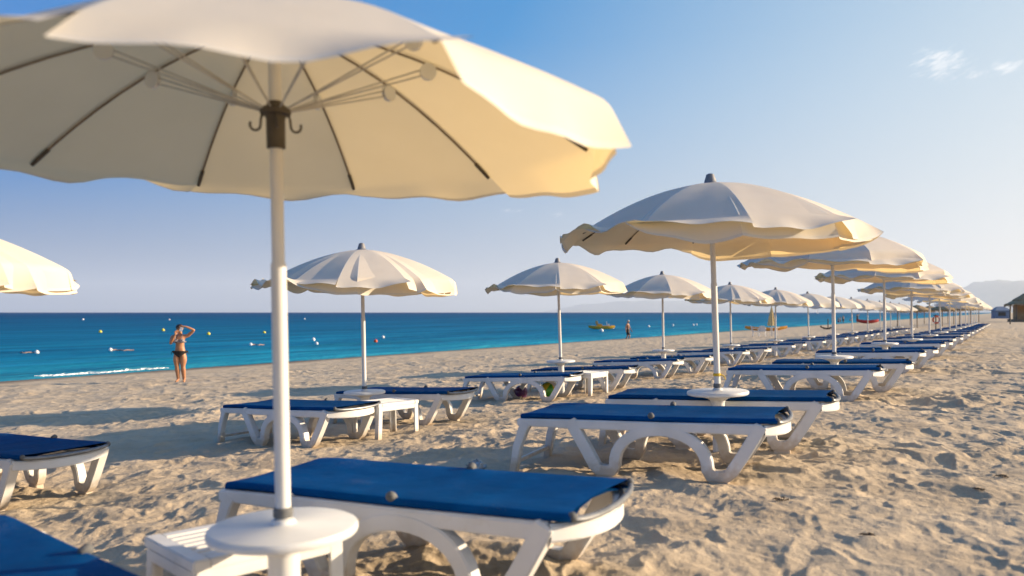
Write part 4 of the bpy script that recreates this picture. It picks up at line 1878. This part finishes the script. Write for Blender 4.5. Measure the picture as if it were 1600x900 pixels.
for i in range(13):
    v = i / 12
    r0 = .03 + .25 * v ** .9
    P.append([(r0 * (1 + .22 * math.cos(8 * a)) * math.cos(a), r0 * (1 + .22 * math.cos(8 * a)) * math.sin(a), 2.28 - 1.45 * v + .04 * math.cos(8 * a) * v)
              for a in [2 * math.pi * k / 48 for k in range(48)]])
d.grid(P, closed=True)
d.build('canopy', 'yellow_canvas', cp)
d = MB()
d.lathe([(.03, 2.27), (.035, 2.33), (.012, 2.40)], 12)
d.build('finial', 'finial', cp)

# ------------------------------------------------------------------ thatched parasols beyond the rows
M['straw'] = noise_mat('dry_straw', (.25, .165, .075), (.42, .29, .15), 30, .9, bump=.6, bscale=60, stretch=(1, 1, .25))
M['wood'] = noise_mat('weathered_wood', (.17, .115, .07), (.30, .21, .13), 14, .8, stretch=(1, 1, .15))


def straw_parasol(x, y, label, seed):
    rg_ = random.Random(seed)
    r = empty('thatched_parasol', (x, y, gz(x, y)), rg_.uniform(0, 6))
    tag(r, label, 'parasol', 'thatched parasols beyond the cream rows')
    d = MB()
    d.tube([(0, 0, -.2), (.02, .01, 1.1), (0, 0, 2.2)], .05, 10)
    d.build('pole', 'wood', r)
    d = MB()
    P = []
    n = 40
    jit = [rg_.uniform(-.06, .06) for _ in range(n)]
    for i in range(9):
        v = i / 8
        P.append([((.04 + 1.35 * v + jit[k] * v) * math.cos(2 * math.pi * k / n), (.04 + 1.35 * v + jit[k] * v) * math.sin(2 * math.pi * k / n),
                   2.52 - .52 * v ** 1.2 + .03 * rg_.uniform(-1, 1) - (.10 + jit[k] if i == 8 else 0)) for k in range(n)])
    d.grid(P, closed=True)
    for k in range(120):
        a = rg_.uniform(0, 6.283)
        q = Vector((1.34 * math.cos(a), 1.34 * math.sin(a), 1.98))
        e = q + Vector((.07 * math.cos(a), .07 * math.sin(a), -.16 - .14 * rg_.random()))
        d.tube([q, e], [.022, .008], 4)
    d.build('thatch', 'straw', r)


sp = [(1402, 92), (1433, 88), (1452, 100), (1472, 93), (1490, 108), (1499, 96), (1516, 104), (1529, 112), (1444, 118), (1481, 124), (1422, 110)]
for i, (px, Y) in enumerate(sp):
    straw_parasol(at(px, Y), Y, 'brown thatched parasol, %s from the left among those beyond the rows' % WORD[sorted(q[0] for q in sp).index(px)], 900 + i)

# lifebuoy stand
x, y = at(1462, 72), 72.0
lb = empty('lifebuoy_stand', (x, y, gz(x, y)))
tag(lb, 'red lifebuoy hung on a dark post among the parasols', 'lifebuoy')
d = MB()
d.tube([(0, 0, -.2), (0, 0, 1.35)], .05, 10)
d.box((0, 0, 1.28), (.5, .05, .06))
d.build('post', 'black', lb)
d = MB()
d.tube([(.30 * math.cos(2 * math.pi * k / 28), -.09, .90 + .30 * math.sin(2 * math.pi * k / 28)) for k in range(29)], .075, 10, cap=False)
d.build('ring', 'buoy_red', lb)
for k in range(4):
    a = math.pi / 4 + k * math.pi / 2
    d = MB()
    d.tube([(.30 * math.cos(a + q), -.09, .90 + .30 * math.sin(a + q)) for q in (-.12, 0, .12)], .0775, 10)
    d.build('band', 'buoy_white', lb)

# ------------------------------------------------------------------ huts
M['reed'] = noise_mat('reed_wall', (.28, .175, .08), (.46, .31, .16), 22, .85, bump=.5, bscale=40, stretch=(1, 1, .1))
M['blue_paint'] = noise_mat('blue_paint', (.10, .16, .27), (.15, .22, .34), 5, .6)
M['grey_roof'] = noise_mat('grey_roof', (.20, .24, .30), (.27, .31, .37), 6, .7)
Y = 118.0
x = at(1606, Y)
hut = empty('beach_hut', (x, Y, -.35), R_(-20))
hut.scale = (.85, .85, .96)
tag(hut, 'brown reed beach hut with thatched roof at the right edge', 'hut')
d = MB()
d.box((0, 0, .2), (5.2, 5.2, .5))
d.build('deck', 'wood', hut, bevel=.02)
d = MB()
d.box((0, 1.2, 1.55), (3.6, 2.2, 2.2))
d.build('wall', 'reed', hut)
for px_ in (-2.2, -.75, .75, 2.2):
    for py_ in (-2.2, 2.4):
        q = MB()
        q.tube([(px_, py_, .4), (px_ * .98, py_, 2.75)], .12, 10)
        q.build('post', 'wood', hut)
q = MB()
q.box((0, -1.9, 1.0), (4.2, .10, .9))
q.build('counter', 'reed', hut, bevel=.02)


def thatch_roof(w0, w1, z0, z1, seed, name):
    rg_ = random.Random(seed)
    b = MB()
    P = []
    n = 64
    for i in range(8):
        v = i / 7
        row = []
        for k in range(n):
            a = 2 * math.pi * k / n
            sq = 1 / max(abs(math.cos(a)), abs(math.sin(a))) ** .8
            rr_ = (w1 + (w0 - w1) * v) * sq * (1 + .015 * rg_.uniform(-1, 1))
            row.append((rr_ * math.cos(a), rr_ * math.sin(a), z1 + (z0 - z1) * v + .06 * rg_.uniform(-1, 1) - (.15 * rg_.random() if i == 7 else 0)))
        P.append(row)
    b.grid(P, closed=True)
    for k in range(220):
        a = rg_.uniform(0, 6.283)
        sq = 1 / max(abs(math.cos(a)), abs(math.sin(a))) ** .8
        q0 = Vector((w0 * sq * math.cos(a), w0 * sq * math.sin(a), z0))
        b.tube([q0, q0 + Vector((.08 * math.cos(a), .08 * math.sin(a), -.2 - .25 * rg_.random()))], [.035, .012], 4)
    b.build(name, 'straw', hut)


thatch_roof(3.2, 1.7, 2.75, 3.55, 31, 'lower_roof')
thatch_roof(2.1, .06, 3.45, 4.75, 32, 'upper_roof')

Y = 190.0
bb_ = empty('blue_kiosk', (at(1563, Y), Y, -.4), R_(-12))
tag(bb_, 'low blue-grey kiosk with pitched roof behind the reed hut', 'kiosk')
d = MB()
d.box((0, 0, 1.0), (3.0, 3.0, 2.0))
d.build('wall', 'blue_paint', bb_)
d = MB()
d.add([(-1.8, -1.8, 1.9), (1.8, -1.8, 1.9), (1.8, 1.8, 1.9), (-1.8, 1.8, 1.9), (-.8, 0, 2.9), (.8, 0, 2.9)],
      [(0, 1, 5, 4), (1, 2, 5), (2, 3, 4, 5), (3, 0, 4), (3, 2, 1, 0)])
d.build('roof', 'grey_roof', bb_, bevel=.03)
d = MB()
d.box((-.2, -1.52, 1.1), (1.6, .06, .9))
d.build('hatch', 'dark_tube', bb_)

x, y = at(1578, 95), 95.0
gp = empty('green_post', (x, y, gz(x, y)))
tag(gp, 'dark green post standing in the sand in front of the hut', 'post')
d = MB()
d.tube([(0, 0, -.2), (0, 0, 1.62)], .07, 10)
d.build('shaft', 'black', gp)
d = MB()
d.lathe([(.07, 1.60), (.09, 1.62), (.09, 1.68), (.03, 1.72)], 12)
d.build('cap', 'black', gp)

# ------------------------------------------------------------------ small things on the sand
M['ball_green'] = noise_mat('green_vinyl', (.06, .30, .03), (.10, .42, .05), 6, .3)
M['ball_purple'] = noise_mat('purple_vinyl', (.08, .02, .10), (.12, .03, .15), 6, .3)
M['ball_yellow'] = noise_mat('yellow_vinyl', (.60, .45, .03), (.70, .52, .05), 6, .3)


def gored_ball(x, y, r, m1, m2, label):
    root = empty('beach_ball', (x, y, gz(x, y) + r - .02), .4)
    root.rotation_euler = (.5, .3, .2)
    tag(root, label, 'ball', 'inflatable balls under the lounger')
    for k in range(6):
        b = MB()
        P = []
        for i in range(11):
            t_ = math.pi * i / 10
            P.append([(r * math.sin(t_) * math.cos(2 * math.pi * (k + j / 5) / 6), r * math.sin(t_) * math.sin(2 * math.pi * (k + j / 5) / 6), r * math.cos(t_)) for j in range(6)])
        b.grid(P)
        b.build('gore', m1 if k % 2 == 0 else m2, root)


gored_ball(.60, 13.3, .14, 'ball_green', 'ball_yellow', 'green and yellow inflatable ball under a seaward lounger')
gored_ball(.15, 13.55, .115, 'ball_purple', 'ball_purple', 'purple inflatable ball under a seaward lounger')

# crumpled bag, pebble, seaweed scraps
M['film'] = noise_mat('clear_film', (.55, .57, .58), (.75, .77, .78), 30, .15)
M['film'].node_tree.nodes['Principled BSDF'].inputs['Transmission Weight'].default_value = .6
M['weed'] = noise_mat('dry_seaweed', (.03, .02, .012), (.07, .045, .025), 40, .9)
M['pebble'] = noise_mat('pebble', (.55, .50, .45), (.68, .64, .60), 20, .7)


def bump_z(x, y):
    return gz(x, y) + float(sand_bumps(np.array([float(x)]), np.array([float(y)]))[0])


x, y = -.27, 6.05
me_b = MB()
P = []
rg3 = random.Random(9)
for i in range(9):
    t_ = math.pi * i / 8
    P.append([((.065 * math.sin(t_) * (1 + .5 * rg3.uniform(-1, 1))) * math.cos(2 * math.pi * k / 12), (.065 * math.sin(t_) * (1 + .5 * rg3.uniform(-1, 1))) * math.sin(2 * math.pi * k / 12),
               .04 * math.cos(t_) + .015 * rg3.uniform(-1, 1)) for k in range(12)])
me_b.grid(P, closed=True)
bag = me_b.build('plastic_bag', 'film', sharp=10)
bag.location = (x, y, bump_z(x, y) + .03)
tag(bag, 'crumpled clear plastic bag on the sand behind the nearest lounger', 'plastic bag')
pb_ = MB()
pb_.ball((0, 0, 0), .022, 10, 7, 1.2, .9, .7)
o = pb_.build('pebble', 'pebble')
o.location = (-1.50, 3.95, bump_z(-1.5, 3.95) + .008)
tag(o, 'single pale pebble lying on the sand left of the nearest lounger', 'pebble')
for i, (px, py, ln, lab) in enumerate(((1570, 745, .10, 'dark seaweed scrap near the right edge of the sand'), (1355, 826, .07, 'small clump of brown seaweed low in the sand'),
                                      (1553, 897, .09, 'dark twig at the bottom right corner of the sand'), (1222, 775, .10, 'loose seaweed tangle below the yellow-banded parasol loungers'),
                                      (1535, 765, .07, 'dark seaweed scrap left of the right-edge scrap'))):
    Yd = 1.1 * 1244 / (py - 488)
    xd = at(px, Yd)
    w_ = MB()
    r4 = random.Random(40 + i)
    for k in range(6 if i != 2 else 1):
        a = r4.uniform(0, 6.28)
        p0 = Vector((r4.uniform(-.03, .03), r4.uniform(-.03, .03), .004))
        w_.tube([p0 * .6, p0 * .6 + Vector((math.cos(a), math.sin(a), .15)) * ln * .28, p0 * .6 + Vector((math.cos(a + .5), math.sin(a + .5), .05)) * ln * .5], [.003, .005, .002], 5)
    o = w_.build('seaweed_scrap' if i != 2 else 'twig', 'weed')
    o.location = (xd, Yd, bump_z(xd, Yd) + .004)
    tag(o, lab, 'seaweed' if i != 2 else 'twig', 'scraps washed up on the sand')
